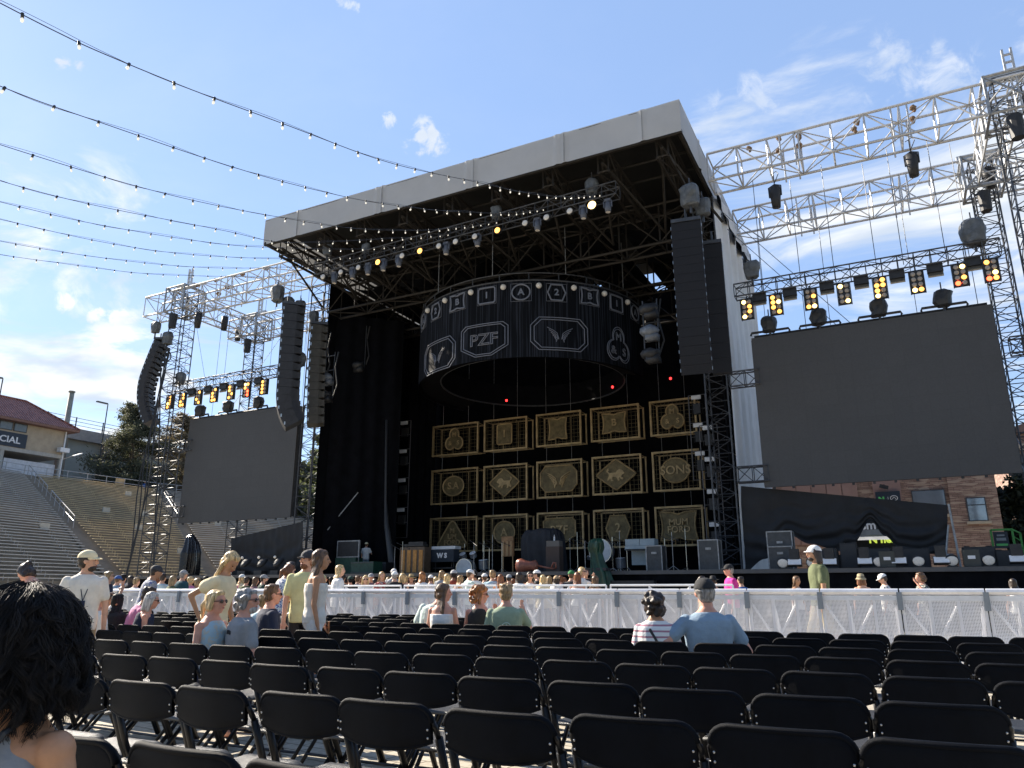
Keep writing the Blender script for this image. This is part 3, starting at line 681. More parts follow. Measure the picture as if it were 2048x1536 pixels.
# hanging cables
cab=thing('rigging_cables','thin steel cables dropping from the right wing trusses to light truss and screen','cables',(0,30,13))
m=MB()
for x,zt,zb_,y in[(p1_,18.,z_,y_) for p1_,z_,y_ in((-3.6,zz,29.6),(-2.2,ZS,30.3),(-.9,zz,29.6),(.6,ZS,30.3),(1.5,zz,29.6),(2.9,zz,29.6),(3.7,ZS,30.3),(-4.3,ZS,35),(-1.5,9,35),(2,9,35))]: m.tube((x,y,zt),(x,y,zb_),.013,n=4,cap=False)
for a_,b_ in(((-5.2,31,17.6),(1.2,30.5,9.)),((-5.2,32,17.2),(.8,31,9.)),((5.8,30,18),(7.8,28,3))): m.tube(a_,b_,.013,n=4,cap=False)
part('cable',m,steel,cab)
cab=thing('rigging_cables','thin steel cables dropping from the left wing trusses to light truss and screen','cables',(-32,30,13))
m=MB()
for x,z_,y in((-37.6,zl,29.6),(-35.6,ZS2,30.3),(-34.1,zl,29.6),(-32.,ZS2,30.3),(-30.5,zl,29.6),(-29.4,zl,29.6),(-36.8,ZS2,35),(-33,9,35),(-28.6,14,29.6),(-28,14,29.6)): m.tube((x,y,18),(x,y,z_),.013,n=4,cap=False)
m.tube((-37.8,30,18),(-36.,30,zl),.013,n=4); m.tube((-33,33,17),(-35.5,31,ZS2),.013,n=4)
part('cable',m,steel,cab)
gd=thing('cable_bundle','thick black cable bundle hanging beside the left lattice tower down to the ground','cables',(-38.8,29.,0))
m=MB(); 
for k in range(4):
    a_=at(330+k*2,705,28.8); b_=at(242+k*4,1185,27.5); m.path([a_.lerp(b_,u/10)+V((.25*math.sin(u*.9+k),0,-.4*math.sin(PI*u/10))) for u in range(11)],.035,5)
m.path([at(333+9*math.cos(u*.63),712+11*math.sin(u*.63),28.8) for u in range(10)],.04,5,closed=True)
m.path([at(322,712,28.8),at(318,900,28.8),at(312,1000,28.8),at(306,1150,28.8)],.04,5)
part('cable',m,blk,gd)
def hangbox(px,py,Y,label,s=1.):
    q=at(px,py,Y); o=thing('hanging_light',label,'stage light',q,rnd.uniform(-.3,.3),'lights hanging under the wing trusses')
    m=MB(); m.loft([(V((0,0,z)),a_*s,b_*s,V((1,0,0)),V((0,1,0))) for z,a_,b_ in((-.5*s,.17,.17),(-.1*s,.2,.2),(.1*s,.23,.2),(.42*s,.22,.2),(.46*s,.1,.1))],12); part('body',m,blk,o,False,True)
    m=MB(); m.path([(-.24*s,0,0),(-.25*s,0,.45*s),(0,0,.56*s),(.25*s,0,.45*s),(.24*s,0,0)],.03,5); m.tube((0,0,.55*s),(0,0,1.1*s),.02,n=5); part('yoke',m,blk,o,False)
    m=MB(); m.path([(.0,0,.6*s),(.2,0,1.),(.1,.1,1.2),(-.15,.1,1.1)],.018,4); part('safety_cable',m,blk,o,False)
for a_ in((1551,393,29.6,'black light hanging under the front right truss nearest the stage'),(1825,329,29.6,'black light hanging under the middle of the front right truss'),(396,640,29.6,'black light hanging beside the head of the left tower'),(449,646,32,'black light hanging between the left trusses'),(476,668,35,'black light hanging beside the rear left tower'),(1978,356,35,'round black light hanging beside the rear right tower')): hangbox(*a_)
ct=0
for px,py,Y,s,lb in((1503,540,29.5,.62,'grey bagged hoist above the left end of the right light truss'),(1946,465,29.5,.8,'big grey bagged hoist above the right end of the right light truss'),(361,757,29.5,.62,'grey bagged hoist above the left end of the left light truss'),(555,588,27.,.75,'bagged hoist just above the left main speaker array'),(577,607,27.4,.6,'dark bagged hoist directly over the left main speaker array'),(600,615,28,.6,'bagged hoist between the two left speaker arrays'),(628,635,28.6,.55,'bagged hoist over the rear left speaker array'),(312,655,28.8,.6,'small bagged hoist above the outer left speaker array'),(335,677,29,.68,'bagged hoist right beside the top of the outer left speaker array'),(1380,392,26,.75,'grey bagged hoist above the right main speaker array'),(1405,415,26.6,.6,'crumpled grey bag beside the top of the right main array'),(643,730,29,.5,'bagged hoist beside the corner tower left of the stage'),(600,720,27,.6,'pale bagged hoist over the rear left speaker array side'),(1184,373,26,.55,'bagged hoist over the front light truss near its right end'),(993,425,26,.5,'bagged hoist over the middle of the front light truss'),(655,500,26,.5,'bagged hoist over the left end of the front light truss'),(732,497,26,.4,'small bagged hoist over the left part of the front light truss')):
    ct+=1; bag(at(px,py,Y),s,s*.8,s*1.15,lb,None,'covered_hoist',30+ct)
for i,(px,py,Y,lb) in enumerate(((1508,395,29.6,'rusty motor rag'),)):
    pass
ragm=mat('orange_brown_burlap',(.22,.14,.085),.9,0,.3,9,.5,20)
for i,(px,py) in enumerate(((1498,296),(1557,274),(1557,302),(1597,272),(1598,291),(1713,243),(1708,258),(1826,216),(1824,238))):
    q=at(px,py,29.6); m=MB(); m.ell((0,0,0),(.13,.12,.11),nu=8,nv=6); m.ell((.03,0,-.11),(.08,.08,.10),nu=7,nv=5); m.v=[(x+.05*noise.noise(V((x*9,y*9,z*9+i))),y,z+.05*noise.noise(V((x*8,y*8+i,z*9)))) for x,y,z in m.v]
    o=part('cloth_padding',m,ragm); o.location=q; tag(o,'brown cloth padding tied on the right front truss, %s from the stage side'%['first','second, upper','second, lower','third, upper','third, lower','fourth, upper','fourth, lower','fifth, upper','fifth, lower'][i],'padding','brown cloth paddings on the truss')
for i,(px,py) in enumerate(((395,570),(432,560),(455,575),(437,588),(485,548),(533,537))):
    q=at(px,py,29.6); m=MB(); m.ell((0,0,0),(.17,.16,.13),nu=8,nv=6); m.v=[(x+.05*noise.noise(V((x*9,y*9,z*9+i))),y,z+.05*noise.noise(V((x*8,y*8+i,z*9)))) for x,y,z in m.v]
    o=part('cloth_padding',m,ragm); o.location=q; tag(o,'brown cloth padding tied on the left front truss, %s from its outer end'%['first','second','third','fourth','fifth','sixth'][i],'padding','brown cloth paddings on the truss')
# ------------------------------------------------------------------ speaker arrays
def line_array(name,label,top,n,h,w_,dep,curve,yaw,tilt0,m=None,grille=None):
    m=m or mat('array_cabinet_black',(.028,.029,.034),.6,0,.2,6,.2,60); grille=grille or mat('array_grille',(.020,.021,.025),.7,0,.15,50,.3,300,spec=.2)
    o=thing(name,label,'speaker array',top,yaw)
    f=MB(); f.box((0,dep*.5,.1),(w_,dep*1.1,.14)); f.tube((0,dep*.2,.15),(0,dep*.2,.6),.04); f.tube((0,dep*.8,.15),(0,dep*.8,.6),.04); part('flying_frame',f,steel,o,False)
    y=0.;z=0.;ang=tilt0
    for i in range(n):
        dv=V((0,math.sin(ang),-math.cos(ang))); bv=V((0,math.cos(ang),math.sin(ang)))
        a0=V((0,y,z)); 
        hb=h*.62
        c=MB(); W=V((w_/2,0,0)); e=.004
        q=[a0+dv*e-W,a0+dv*e+W,a0+dv*(h-e)+W,a0+dv*(h-e)-W]
        o2=dv*(h-hb)/2
        bk=[v+bv*dep for v in(q[0]+o2-V((-.12*w_,0,0)),q[1]+o2-V((.12*w_,0,0)),q[2]-o2-V((.12*w_,0,0)),q[3]-o2-V((-.12*w_,0,0)))]
        md=[v+bv*dep*.66 for v in(q[0]+dv*.004,q[1]+dv*.004,q[2]-dv*.004,q[3]-dv*.004)]
        c.add(q+md+bk,[(3,2,1,0),(0,1,5,4),(1,2,6,5),(2,3,7,6),(3,0,4,7),(4,5,9,8),(5,6,10,9),(6,7,11,10),(7,4,8,11),(8,9,10,11)]); c.m[0]=1
        for sg in(-1,1):
            c.box(a0+dv*h/2+bv*(dep-.03)+V((sg*w_*.38,0,0)),(.07,.14,h*.7))
        cb=part('cabinet',c,[m,grille],o,False)
        r_=MB(); r_.box(a0+dv*h/2+bv*.06+V((w_/2+.012,0,0)),(.02,.06,h*.35)); r_.box(a0+dv*h/2+bv*.06-V((w_/2+.012,0,0)),(.02,.06,h*.35)); part('rigging_bar',r_,rivet,cb,False)
        y+=dv.y*h; z+=dv.z*h; ang+=curve(i)
    return o
t_=at(1370,444,26); bt=at(1410,745,26)
line_array('speaker_array','tall dark main speaker array hanging at the right front corner of the stage',(t_.x+.02,26,t_.z),17,(t_.z-8.85)/17,1.12,.62,lambda i:R(.25) if i<11 else R(2.2),R(8),0.)
t_=at(1424,488,27.6)
line_array('speaker_array','dark second speaker array hanging just right of the right main array',(t_.x,27.6,t_.z),9,(t_.z-9.2)/9,.72,.6,lambda i:R(.5),R(8),0.)
t_=at(566,615,26)
line_array('speaker_array','large black main speaker array hanging at the left of the stage over the left screen',(t_.x,26,t_.z),15,(t_.z-8.6)/15,1.1,1.05,lambda i:R(.1) if i<10 else R(7.5),R(-46),0.)
t_=at(620,655,27.8)
line_array('speaker_array','brown grey rear speaker array hanging right behind the left main array',(t_.x+.1,27.8,t_.z),12,(t_.z-9.2)/12,1.1,.8,lambda i:R(.3),R(-50),0.,mat('dusty_cabinet',(.06,.055,.045),.6,0,.2,5),mat('dusty_grille',(.075,.068,.055),.6))  # paler tones paint sunlight into the cabinet and grille colours
t_=at(307,690,29.)
line_array('speaker_array','curved outer speaker array hanging from the far left end of the wing truss',(t_.x+.4,29,t_.z+.1),16,.345,1.15,.62,lambda i:R(.8) if i<6 else R(4.6),R(-62),R(-16))
# audience/delay lamp clusters beside arrays
def cluster(px,py,Y,label,n=3):
    q=at(px,py,Y); o=thing('light_pod',label,'stage light',q,0,'light pods hung at the stage corners')
    m=MB(); 
    for s in(-1,1):
        m.tube((s*.3,0,0),(s*.3,0,2.6),.03,n=5)
    for k in range(4): m.tube((-.3,0,k*.8),(.3,0,k*.8),.03,n=5)
    part('frame',m,steel,o,False)
    for k in range(n):
        m=MB(); m.ell((0,-.25,.2+k*.95),(.42,.3,.24),nu=10,nv=6); m.box((.1,-.2,-.05+k*.95),(.5,.4,.25)); m.v=[(x+.06*noise.noise(V((x*7,y*7,z*7))),y,z+.08*noise.noise(V((x*6,y*6,z*6+3)))) for x,y,z in m.v]
        part('covered_lamp',m,mat('grey_blue_fixture',(.16,.18,.21),.5,0,.3,6) if k%2 else blk,o,False,True)
    m=MB(); m.path([(.2,.1,0),(.5,.1,.8),(.3,.1,1.8),(.45,.1,2.6)],.04,5); part('cable',m,blk,o,False)
cluster(1305,720,28,'cluster of grey covered lamps hanging inside the right front of the stage',3)
cluster(655,800,29,'cluster of dark lamps hanging on the left corner tower lower part',2)
cluster(640,760,28.6,'cluster of dark lamps hanging beside the rear left speaker array',2)
cluster(720,740,32,'small cluster of dark lamps hanging inside the left of the stage',1)
# ------------------------------------------------------------------ festoon strings
FS=[[(3.83,8.19),(4.54,8.32),(5.26,8.48),(7.56,9.08),(10.79,10.07),(14.02,11.29),(17.86,12.87),(22.,14.75),(25.9,16.9)],
[(3.4,8.45),(5.09,8.7),(6.16,8.9),(8.64,9.49),(11.97,10.49),(14.47,11.34),(18.02,12.86),(22.,14.7),(25.9,16.85)],
[(4.4,8.85),(6.36,9.1),(9.3,9.77),(12.69,10.74),(16.12,11.96),(20.49,13.88),(25.9,16.8)],
[(5.6,9.4),(7.6,9.7),(10.18,10.28),(13.62,11.24),(16.31,12.08),(21.61,14.6),(25.9,16.75)],
[(6.8,10.05),(8.82,10.42),(11.27,10.93),(14.82,12.0),(17.31,12.87),(21.81,14.75),(25.9,16.7)],
[(8.,10.7),(10.05,11.08),(13.08,11.75),(16.59,12.77),(21.5,14.7),(25.9,16.65)],
[(9.3,11.2),(11.32,11.55),(15.6,12.63),(19.27,13.88),(23.37,15.55),(26.5,16.9)],
[(10.5,11.8),(12.56,12.14),(16.85,13.25),(20.06,14.32),(24.,15.8),(26.48,16.9)]]
socket=mat('black_bulb_socket',(.03,.03,.03),.5)
bm=MB(); bm.tube((0,0,.02),(0,0,-.05),.022,n=6); bm.mi=1; bm.ell((0,0,-.08),(.024,.024,.036),nu=7,nv=5); bm.mi=0
bulbme=bm.mesh('bulb',[socket,bulbm],smooth=True)
ordn=['first','second','third','fourth','fifth','sixth','seventh','eighth','ninth','tenth','eleventh','twelfth','thirteenth','fourteenth','fifteenth','sixteenth','seventeenth','eighteenth','nineteenth','twentieth']
for i,pts in enumerate(FS):
    X=-9-2.4*i
    o=thing('festoon_string','string of clear festoon bulbs, %s%s across the sky to the stage roof'%(ordn[i],' and highest' if i==0 else ' and lowest' if i==7 else ' from the top'),'string lights',(X,pts[0][0],pts[0][1]),0,'festoon strings over the audience')
    P=[]
    for k in range(len(pts)-1):
        p_=[pts[max(k-1,0)],pts[k],pts[k+1],pts[min(k+2,len(pts)-1)]]
        for j in range(8):
            t_=j/8; P.append(tuple(.5*((2*p_[1][a])+(-p_[0][a]+p_[2][a])*t_+(2*p_[0][a]-5*p_[1][a]+4*p_[2][a]-p_[3][a])*t_*t_+(-p_[0][a]+3*p_[1][a]-3*p_[2][a]+p_[3][a])*t_**3) for a in(0,1)))
    P.append(pts[-1])
    # extend back towards the camera side
    sl_=(P[1][1]-P[0][1])/(P[1][0]-P[0][0]); P=[(P[0][0]-3*k_,P[0][1]-3*k_*sl_*.6+.05*k_*k_) for k_ in(3,2,1)]+P
    w3=[V((X+.05*math.sin(y*.9+i),y,z)) for y,z in P]
    m=MB(); m.path(w3,.0075,5,cap=False); part('cable',m,socket,o)
    m=MB(); m.path([v+V((.02*math.sin(v.y*2),0,.02+.03*math.sin(v.y*1.7+i))) for v in w3],.004,4,cap=False); part('support_wire',m,steel,o)
    acc=.3
    for k in range(len(w3)-1):
        L=(w3[k+1]-w3[k]).length; 
        while acc<L:
            q=w3[k].lerp(w3[k+1],acc/L); b_=bpy.data.objects.new('bulb',bulbme); COL.objects.link(b_); b_.parent=o; b_.location=q-V(o.location); b_.rotation_euler=(rnd.uniform(-.3,.3),rnd.uniform(-.3,.3),0); acc+=.75
        acc-=L
# ------------------------------------------------------------------ bleachers
conc=mat('stand_concrete',(.30,.25,.19),.9,0,.25,.35,.3,4)
conc2=mat('stair_concrete',(.27,.235,.195),.9,0,.15,.6,.2,4)
benchA=mat('aluminium_bench',(.50,.48,.45),.5,.1,.1,2); benchB=mat('tan_bench',(.62,.50,.31),.7,0,.2,1.5)
railm=mat('galvanised_rail',(.42,.42,.42),.45,.4,.15,6)
ZB0,ZB1,NR=1.5,13.,44
SP=[((-46.9,22.7),(-76.4,22.3)),((-50,36.3),(-82,46.7)),((-50,45.),(-81.3,62.6)),((-45,66.4),(-72,101.6))]
def pt(sp,f): a,b=sp; return V((a[0]+(b[0]-a[0])*f,a[1]+(b[1]-a[1])*f,0))
def mixs(s0,s1,off):      # spoke moved off metres towards s1
    r=[]
    for k in(0,1):
        a=V(s0[k]);b=V(s1[k]); d=(b-a).normalized()*off; r.append((a.x+d.x,a.y+d.y))
    return r
secs=[('left',mixs(SP[0],SP[1],0),mixs(SP[1],SP[0],.75),benchA,'pale metal'),('middle',mixs(SP[1],SP[2],.75),mixs(SP[2],SP[1],.7),benchB,'tan'),('far',mixs(SP[2],SP[3],.7),mixs(SP[3],SP[2],0),benchA,'grey')]
for nm,s0,s1,bmt,cn in secs:
    o=thing('bleacher_section','%s concrete bleacher section with %s benches left of the stage'%(nm,cn),'bleachers',pt(s0,0)); m=MB(); base=[]
    for i in range(NR):
        f0=i/NR;f1=(i+1)/NR; z=ZB0+(ZB1-ZB0)*i/NR; z1=ZB0+(ZB1-ZB0)*(i+1)/NR
        a,b,c_,d_=pt(s0,f0),pt(s1,f0),pt(s1,f1),pt(s0,f1)
        m.add([(a.x,a.y,z),(b.x,b.y,z),(c_.x,c_.y,z),(d_.x,d_.y,z),(d_.x,d_.y,z1),(c_.x,c_.y,z1)],[(0,1,2,3),(3,2,5,4)])
        q=.25; A=a.lerp(d_,q);B=b.lerp(c_,q); dn=(d_-a).normalized()*.3; bb=MB()
        e=[A,B,B+dn,A+dn]; bb.add([(v.x,v.y,z+.40) for v in e]+[(v.x,v.y,z+.455) for v in e],[(3,2,1,0),(4,5,6,7),(0,1,5,4),(1,2,6,5),(2,3,7,6),(3,0,4,7)])
        for k in range(4):
            u=(k+.5)/4; p_=A.lerp(B,u)+dn*.8; bb.box((p_.x,p_.y,z+.2),(.04,.04,.4))
        part('bench',bb,bmt,o)
    a,b,c_,d_=pt(s0,0),pt(s1,0),pt(s1,1),pt(s0,1)
    m.add([(a.x,a.y,0),(b.x,b.y,0),(b.x,b.y,ZB0),(a.x,a.y,ZB0),(c_.x,c_.y,0),(d_.x,d_.y,0),(c_.x,c_.y,ZB1),(d_.x,d_.y,ZB1)],[(0,1,2,3),(4,5,7,6)])
    part('terrace',m,conc,o)
    m=MB()
    for k in range(6):
        f=rnd.random()*.85+.05; u=rnd.random()*.8+.1; i=int(f*NR); q=pt(s0,(i+.3)/NR).lerp(pt(s1,(i+.3)/NR),u); z=ZB0+(ZB1-ZB0)*i/NR
        sg=MB(); sg.box((q.x+.2,q.y,z+.42),(.12,.75,.55)); part('row_box',sg,mat('cream_row_box',(.46,.43,.36),.8),o)
for nm,s0,s1 in(('left',mixs(SP[1],SP[0],.75),mixs(SP[1],SP[2],.75)),('right',mixs(SP[2],SP[1],.7),mixs(SP[2],SP[3],.7))):
    o=thing('stadium_stairs','concrete stairway on the %s of the tan bleacher section'%nm,'stairs',pt(s0,0)); m=MB()
    for i in range(NR*2):
        f0=i/NR/2;f1=(i+1)/NR/2; z=ZB0+.05+(ZB1-ZB0)*i/NR/2; z1=ZB0+.05+(ZB1-ZB0)*(i+1)/NR/2
        a,b,c_,d_=pt(s0,f0),pt(s1,f0),pt(s1,f1),pt(s0,f1)
        m.add([(a.x,a.y,z),(b.x,b.y,z),(c_.x,c_.y,z),(d_.x,d_.y,z),(d_.x,d_.y,z1),(c_.x,c_.y,z1)],[(0,1,2,3),(3,2,5,4)])
    part('steps',m,conc2,o)
    tops=[]
    for k in range(12):
        f=.42+.58*k/11
        if nm=='right': f=.6+.4*k/11
        q=pt(s0,f).lerp(pt(s1,f),.5); z=ZB0+(ZB1-ZB0)*f; p_=MB(); p_.tube((q.x,q.y,z),(q.x,q.y,z+1.05),.04,n=5); part('rail_post',p_,railm,o); tops.append((q.x,q.y,z+1.05))
    m=MB(); m.path(tops[:6],.035,5); m.path(tops[6:],.035,5); m.path([(x,y,z-.45) for x,y,z in tops],.02,4); part('handrail',m,railm,o)
struct('embankment',MB().add([(-82.3,0,12.9),(-82.3,46,12.9),(-81.6,62.9,12.9),(-72,102,12.9),(-60,150,12.9),(-300,150,12.9),(-300,0,12.9)],[(0,1,2,3,4,5,6)]),conc2)
o=thing('top_fence','grey pipe fence with posts along the top row of the bleachers','fence',(-82,46,13))
m=MB(); P=[(-76.6,22,13),(-82.2,46.5,13),(-81.6,62.6,13),(-76,82,13)]
for z in(.5,1.05): m.path([(x,y,zz_+z) for x,y,zz_ in P],.035,5)
part('rail',m,railm,o)
for k in range(3):
    a=V(P[k]);b=V(P[k+1]); n=int((b-a).length/2.2)
    for j in range(n): q=a.lerp(b,j/n); m=MB(); m.tube(q,q+V((0,0,1.1)),.045,n=5); part('post',m,railm,o)
m=MB(); m.box((-81.9,57.5,13.65),(.05,1.2,.7)); part('tan_sign',m,mat('tan_board',(.50,.36,.2),.7),o)
# stadium building with tiled roof
BX=-86.
stucco=mat('tan_stucco',(.42,.35,.26),.9,0,.1,1.5,.3,30)
tile=mat('red_clay_tile',(.26,.085,.06),.7)
t,p=nodes(tile); tcn=t.new('ShaderNodeTexCoord').outputs['Object']
sx=t.new('ShaderNodeSeparateXYZ',{0:tcn})
f1=t.math('SINE',t.math('MULTIPLY',sx.outputs[1],21.)); f2=t.math('FRACT',t.math('MULTIPLY',sx.outputs[0],2.6))
nz=t.new('ShaderNodeTexVoronoi',{'Vector':t.new('ShaderNodeMapping',{'Vector':tcn,'Scale':(2.6,3.3,.1)}).outputs[0],'Scale':1.}).outputs[1]
t.l.new(t.mix(t.ramp(t.math('ADD',f1,t.math('MULTIPLY',t.new('ShaderNodeSeparateXYZ',{0:nz}).outputs[0],1.6)),-.6,1.6),(.17,.055,.045,1),(.40,.16,.12,1)),p.inputs['Base Color'])
t.l.new(t.new('ShaderNodeBump',{'Strength':.8,'Distance':.08,'Height':t.math('ADD',f1,t.math('MULTIPLY',f2,1.2))}).outputs[0],p.inputs['Normal'])
glass=mat('dark_window_glass',(.06,.075,.09),.08,0,.2,.8,spec=.8)
bd=thing('press_building','tan building with red tiled hip roof and dark FINANCIAL sign above the left bleachers','building',(BX-3,40,13))
m=MB(); m.box2((BX-7,25,16.35),(BX,52.6,19.5)); part('upper_wall',m,stucco,bd)
m=MB(); m.box2((BX-7,25,15.95),(BX+.15,52.7,16.36)); m.box2((BX-.15,52.3,13),(BX+.1,52.65,15.95)); m.box2((BX-.15,45.7,13),(BX+.1,46.1,15.95)); m.box2((BX-.15,40,13),(BX+.1,40.4,15.95)); part('concrete_frame',m,mat('pale_concrete',(.42,.40,.36),.85),bd)
m=MB(); m.box2((BX-.5,46.4,13.),(BX-.3,52.1,15.2)); m.box2((BX-.5,40.7,13.),(BX-.3,45.5,15.3)); part('white_panel',m,mat('white_tarp_panel',(.62,.63,.66),.7),bd)
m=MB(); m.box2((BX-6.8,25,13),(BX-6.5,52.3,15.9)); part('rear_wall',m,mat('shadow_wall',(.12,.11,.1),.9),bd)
rv=[(BX+1.,24,19.45),(BX+1.,53.6,19.45),(BX-8,53.6,19.45),(BX-8,24,19.45),(BX-3.5,24,22.6),(BX-3.5,49.4,22.6)]
m=MB(); m.add(rv,[(0,1,5,4),(1,2,5),(2,3,4,5)]); rp=part('roof',m,tile,bd)
m=MB(); m.add([(a,b,c-.02) for a,b,c in rv[:4]]+[(a,b,c-.28) for a,b,c in rv[:4]],[(0,1,5,4),(1,2,6,5),(2,3,7,6),(4,5,6,7)]); part('eave_board',m,mat('brown_eave',(.22,.12,.09),.8),rp)
m=MB(); m.path([(BX-3.5,24,22.63),(BX-3.5,49.4,22.63),(BX+1.,53.6,19.5)],.12,6); part('ridge_tiles',m,tile,rp)
navy=mat('dark_navy_sign',(.018,.03,.05),.5)
m=MB(); m.box2((BX,30,16.45),(BX+.12,48.25,18.0)); sg_=part('sign_board',m,navy,bd)
vs,fs=textgeo('FINANCIAL',.98,.03,bold=.02); mw=max(v.x for v in vs)
m=MB(); 
def tx(v): return (BX+.16+v.z,47.55-(mw-v.x)*1.08,17.16+v.y*1.0)
m.add([tx(v) for v in vs],fs); part('sign_lettering',m,whitep,sg_)
for k in range(8):
    y1=48.1-k*1.55; m=MB(); m.box2((BX,y1-1.45,18.2),(BX+.08,y1,19.15)); w_=part('window',m,mat('dark_frame',(.05,.05,.05),.5),bd); m=MB(); m.box2((BX+.08,y1-1.35,18.28),(BX+.1,y1-.1,19.07)); part('pane',m,mat('hazy_pane',(.16,.19,.21),.15),w_)
m=MB(); m.tube((BX+.1,52.55,13),(BX+.1,52.55,19.3),.09,n=6); part('downpipe',m,whitep,bd)
o=thing('flood_light','pale rectangular flood light on a bracket at the corner of the tan building','light',(BX+.2,52.7,16.2)); m=MB(); m.tube((BX+.1,52.6,15.9),(BX+.6,53.4,16.4),.06,n=5); part('arm',m,railm,o); m=MB(); m.box((BX+.7,53.9,16.6),(.5,1.1,.12),Matrix.Rotation(R(25),3,'X')); m.box((BX+.5,52.3,16.9),(.7,1.1,.5)); part('lamp_head',m,whitep,o)
o=thing('concrete_building','long grey concrete stadium building with pilasters behind the pine tree','building',(-103,75,13))
m=MB(); m.box2((-108,50,13),(-100,120,22.0)); part('wall',m,mat('pale_green_wall',(.40,.43,.40),.85,0,.08,.4),o)
for k in range(9):
    y=60.2+k*6.3; m=MB(); m.box2((-99.95,y,13),(-99.4,y+1.1,21.4)); part('pilaster',m,conc2,o)
m=MB(); m.box2((-100.2,50,21.2),(-99.2,120,22.7)); part('parapet',m,mat('grey_concrete',(.36,.35,.34),.9),o)
m=MB(); m.box2((-99.98,50,13.),(-99.6,120,15.6)); part('lower_band',m,mat('dark_lower_band',(.12,.125,.14),.7),o)
for k in range(16): m=MB(); m.tube((-99.5,58+k*4,22.7),(-99.5,58+k*4,24.3),.09,n=5); part('rail_post',m,steel,o)
m=MB(); 
for z in(23.2,23.7,24.2): m.tube((-99.5,55,z),(-99.5,120,z),.035,n=4)
part('rail',m,steel,o)
q=atx(133,850,-97); q2=atx(137,783,-97); m=MB(); m.tube((-97,q.y,13),(-97,q.y,q2.z),.33,n=12); m.tube((-97,q.y,q2.z),(-97,q.y,q2.z+.15),.42,n=12)
single('chimney_stack',m,mat('weathered_pipe',(.27,.28,.24),.7,0,.2,2),'tall round grey green pipe stack behind the tiled roof','chimney',None,(-97,q.y,13),True)
def lamp(px,py,X,label,dirn=-1):
    q=atx(px,py,X); o=thing('street_lamp',label,'lamp post',(X,q.y,13)); m=MB(); m.tube((X,q.y,13),(X,q.y,q.z),.11,.07,n=7); part('pole',m,steel,o)
    m=MB(); m.box((X,q.y+dirn*.9,q.z),(.4,1.6,.16)); part('lamp_head',m,steel,o)
lamp(216,808,-98,'tall street lamp beside the pine tree with its head pointing left'); lamp(6,757,-98,'street lamp at the left edge of the photo above the tiled roof')
# ------------------------------------------------------------------ trees
bark=mat('tree_bark',(.11,.08,.055),.95,0,.3,4,.5,20)
def foliage(name,c):
    m=mat(name,c,.7,0,.0,3)
    t,p=nodes(m); oi=t.new('ShaderNodeTexCoord').outputs['Object']; nz=t.new('ShaderNodeTexNoise',{'Vector':oi,'Scale':.8,'Detail':5.}).outputs[0]
    t.l.new(t.mix(t.ramp(nz,.35,.68),tuple(x*.5 for x in c)+(1,),tuple(x*1.6 for x in c)+(1,)),p.inputs['Base Color']); tl=t.new('ShaderNodeBsdfTranslucent',{'Color':(c[0]*1.5,c[1]*1.45,c[2]*1.2,1)}); t.l.new(t.new('ShaderNodeMixShader',{0:.35,1:p.outputs[0],2:tl.outputs[0]}).outputs[0],t.n['Material Output'].inputs[0]); return m
pine_m=foliage('pine_needles',(.075,.082,.052)); tan_m=foliage('tan_dry_needles',(.18,.15,.10)); leaf_m=foliage('broad_leaves',(.08,.095,.045)); dark_m=foliage('dark_leaves',(.02,.028,.014))
def tree(name,label,base,h,wd,m,kind='pine',seed=1,n=900,low=.12,leaf=.24):
    rr=random.Random(seed); o=thing(name,label,'tree',base,0,'trees behind the stands')
    tr=MB(); pts=[V((.25*math.sin(k*.9+seed)*k/8,.2*math.cos(k*1.1+seed)*k/8,h*.97*k/8)) for k in range(9)]; tr.path(pts,[.34*(1-k/9)+.05 for k in range(9)],8)
    tips=[]
    nl=34 if kind=='pine' else 22
    for i in range(nl):
        f=low+(.95-low)*(i+rr.random()*.6)/nl; z=h*f
        if kind=='pine': L=wd*(1-f)**.62*rr.uniform(.6,1.1)*(1.1 if f>.2 else .8)
        else: L=wd*math.sqrt(max(.05,1-((f-.55)/.5)**2))*rr.uniform(.7,1.05)
        a=i*2.4+rr.random(); b0=V((0,0,z)); droop=-.06 if kind=='pine' and f<.4 else .22
        b1=b0+V((math.cos(a)*L,math.sin(a)*L,L*(droop+rr.uniform(-.05,.18)))); tr.path([b0,b0.lerp(b1,.5)+V((0,0,L*.05)),b1],[.09*(1-f)+.03,.05,.015],5,cap=False)
        for k in range(5):
            u=rr.uniform(.35,1.0); q=b0.lerp(b1,u); tips.append((q+V((rr.gauss(0,.3),rr.gauss(0,.3),rr.gauss(.1,.22)))*1.0,L*.20+.35))
    part('trunk',tr,bark,o,False,True)
    cr=MB(); 
    for q,s in tips:
        for k in range(max(6,n*5//len(tips))):
            d=V((rr.gauss(0,1),rr.gauss(0,1),rr.gauss(0,.55))); c_=q+d*s*.52
            ax=V((rr.gauss(0,1),rr.gauss(0,1),rr.gauss(0,1))).normalized(); bx=ax.orthogonal().normalized(); L=leaf*rr.uniform(.6,1.3); W=L*(.28 if kind=='pine' else .6)
            cr.add([c_-ax*L/2,c_+bx*W/2,c_+ax*L/2,c_-bx*W/2],[(0,1,2,3)])
    part('crown',cr,m,o,False); return o
q=atx(255,960,-92); tree('pine_tree','broad dark green pine tree behind the top of the left bleachers',(-92,q.y,12.9),atx(250,800,-92).z-12.9,6.6,pine_m,'pine',3,7500,.06,.36)
q=atx(362,960,-90); tree('pine_tree','tan and dry looking pine tree between the green pine and the left screen',(-90,q.y,12.9),atx(362,822,-90).z-12.9,5.6,tan_m,'pine',5,5200,.15,.36)
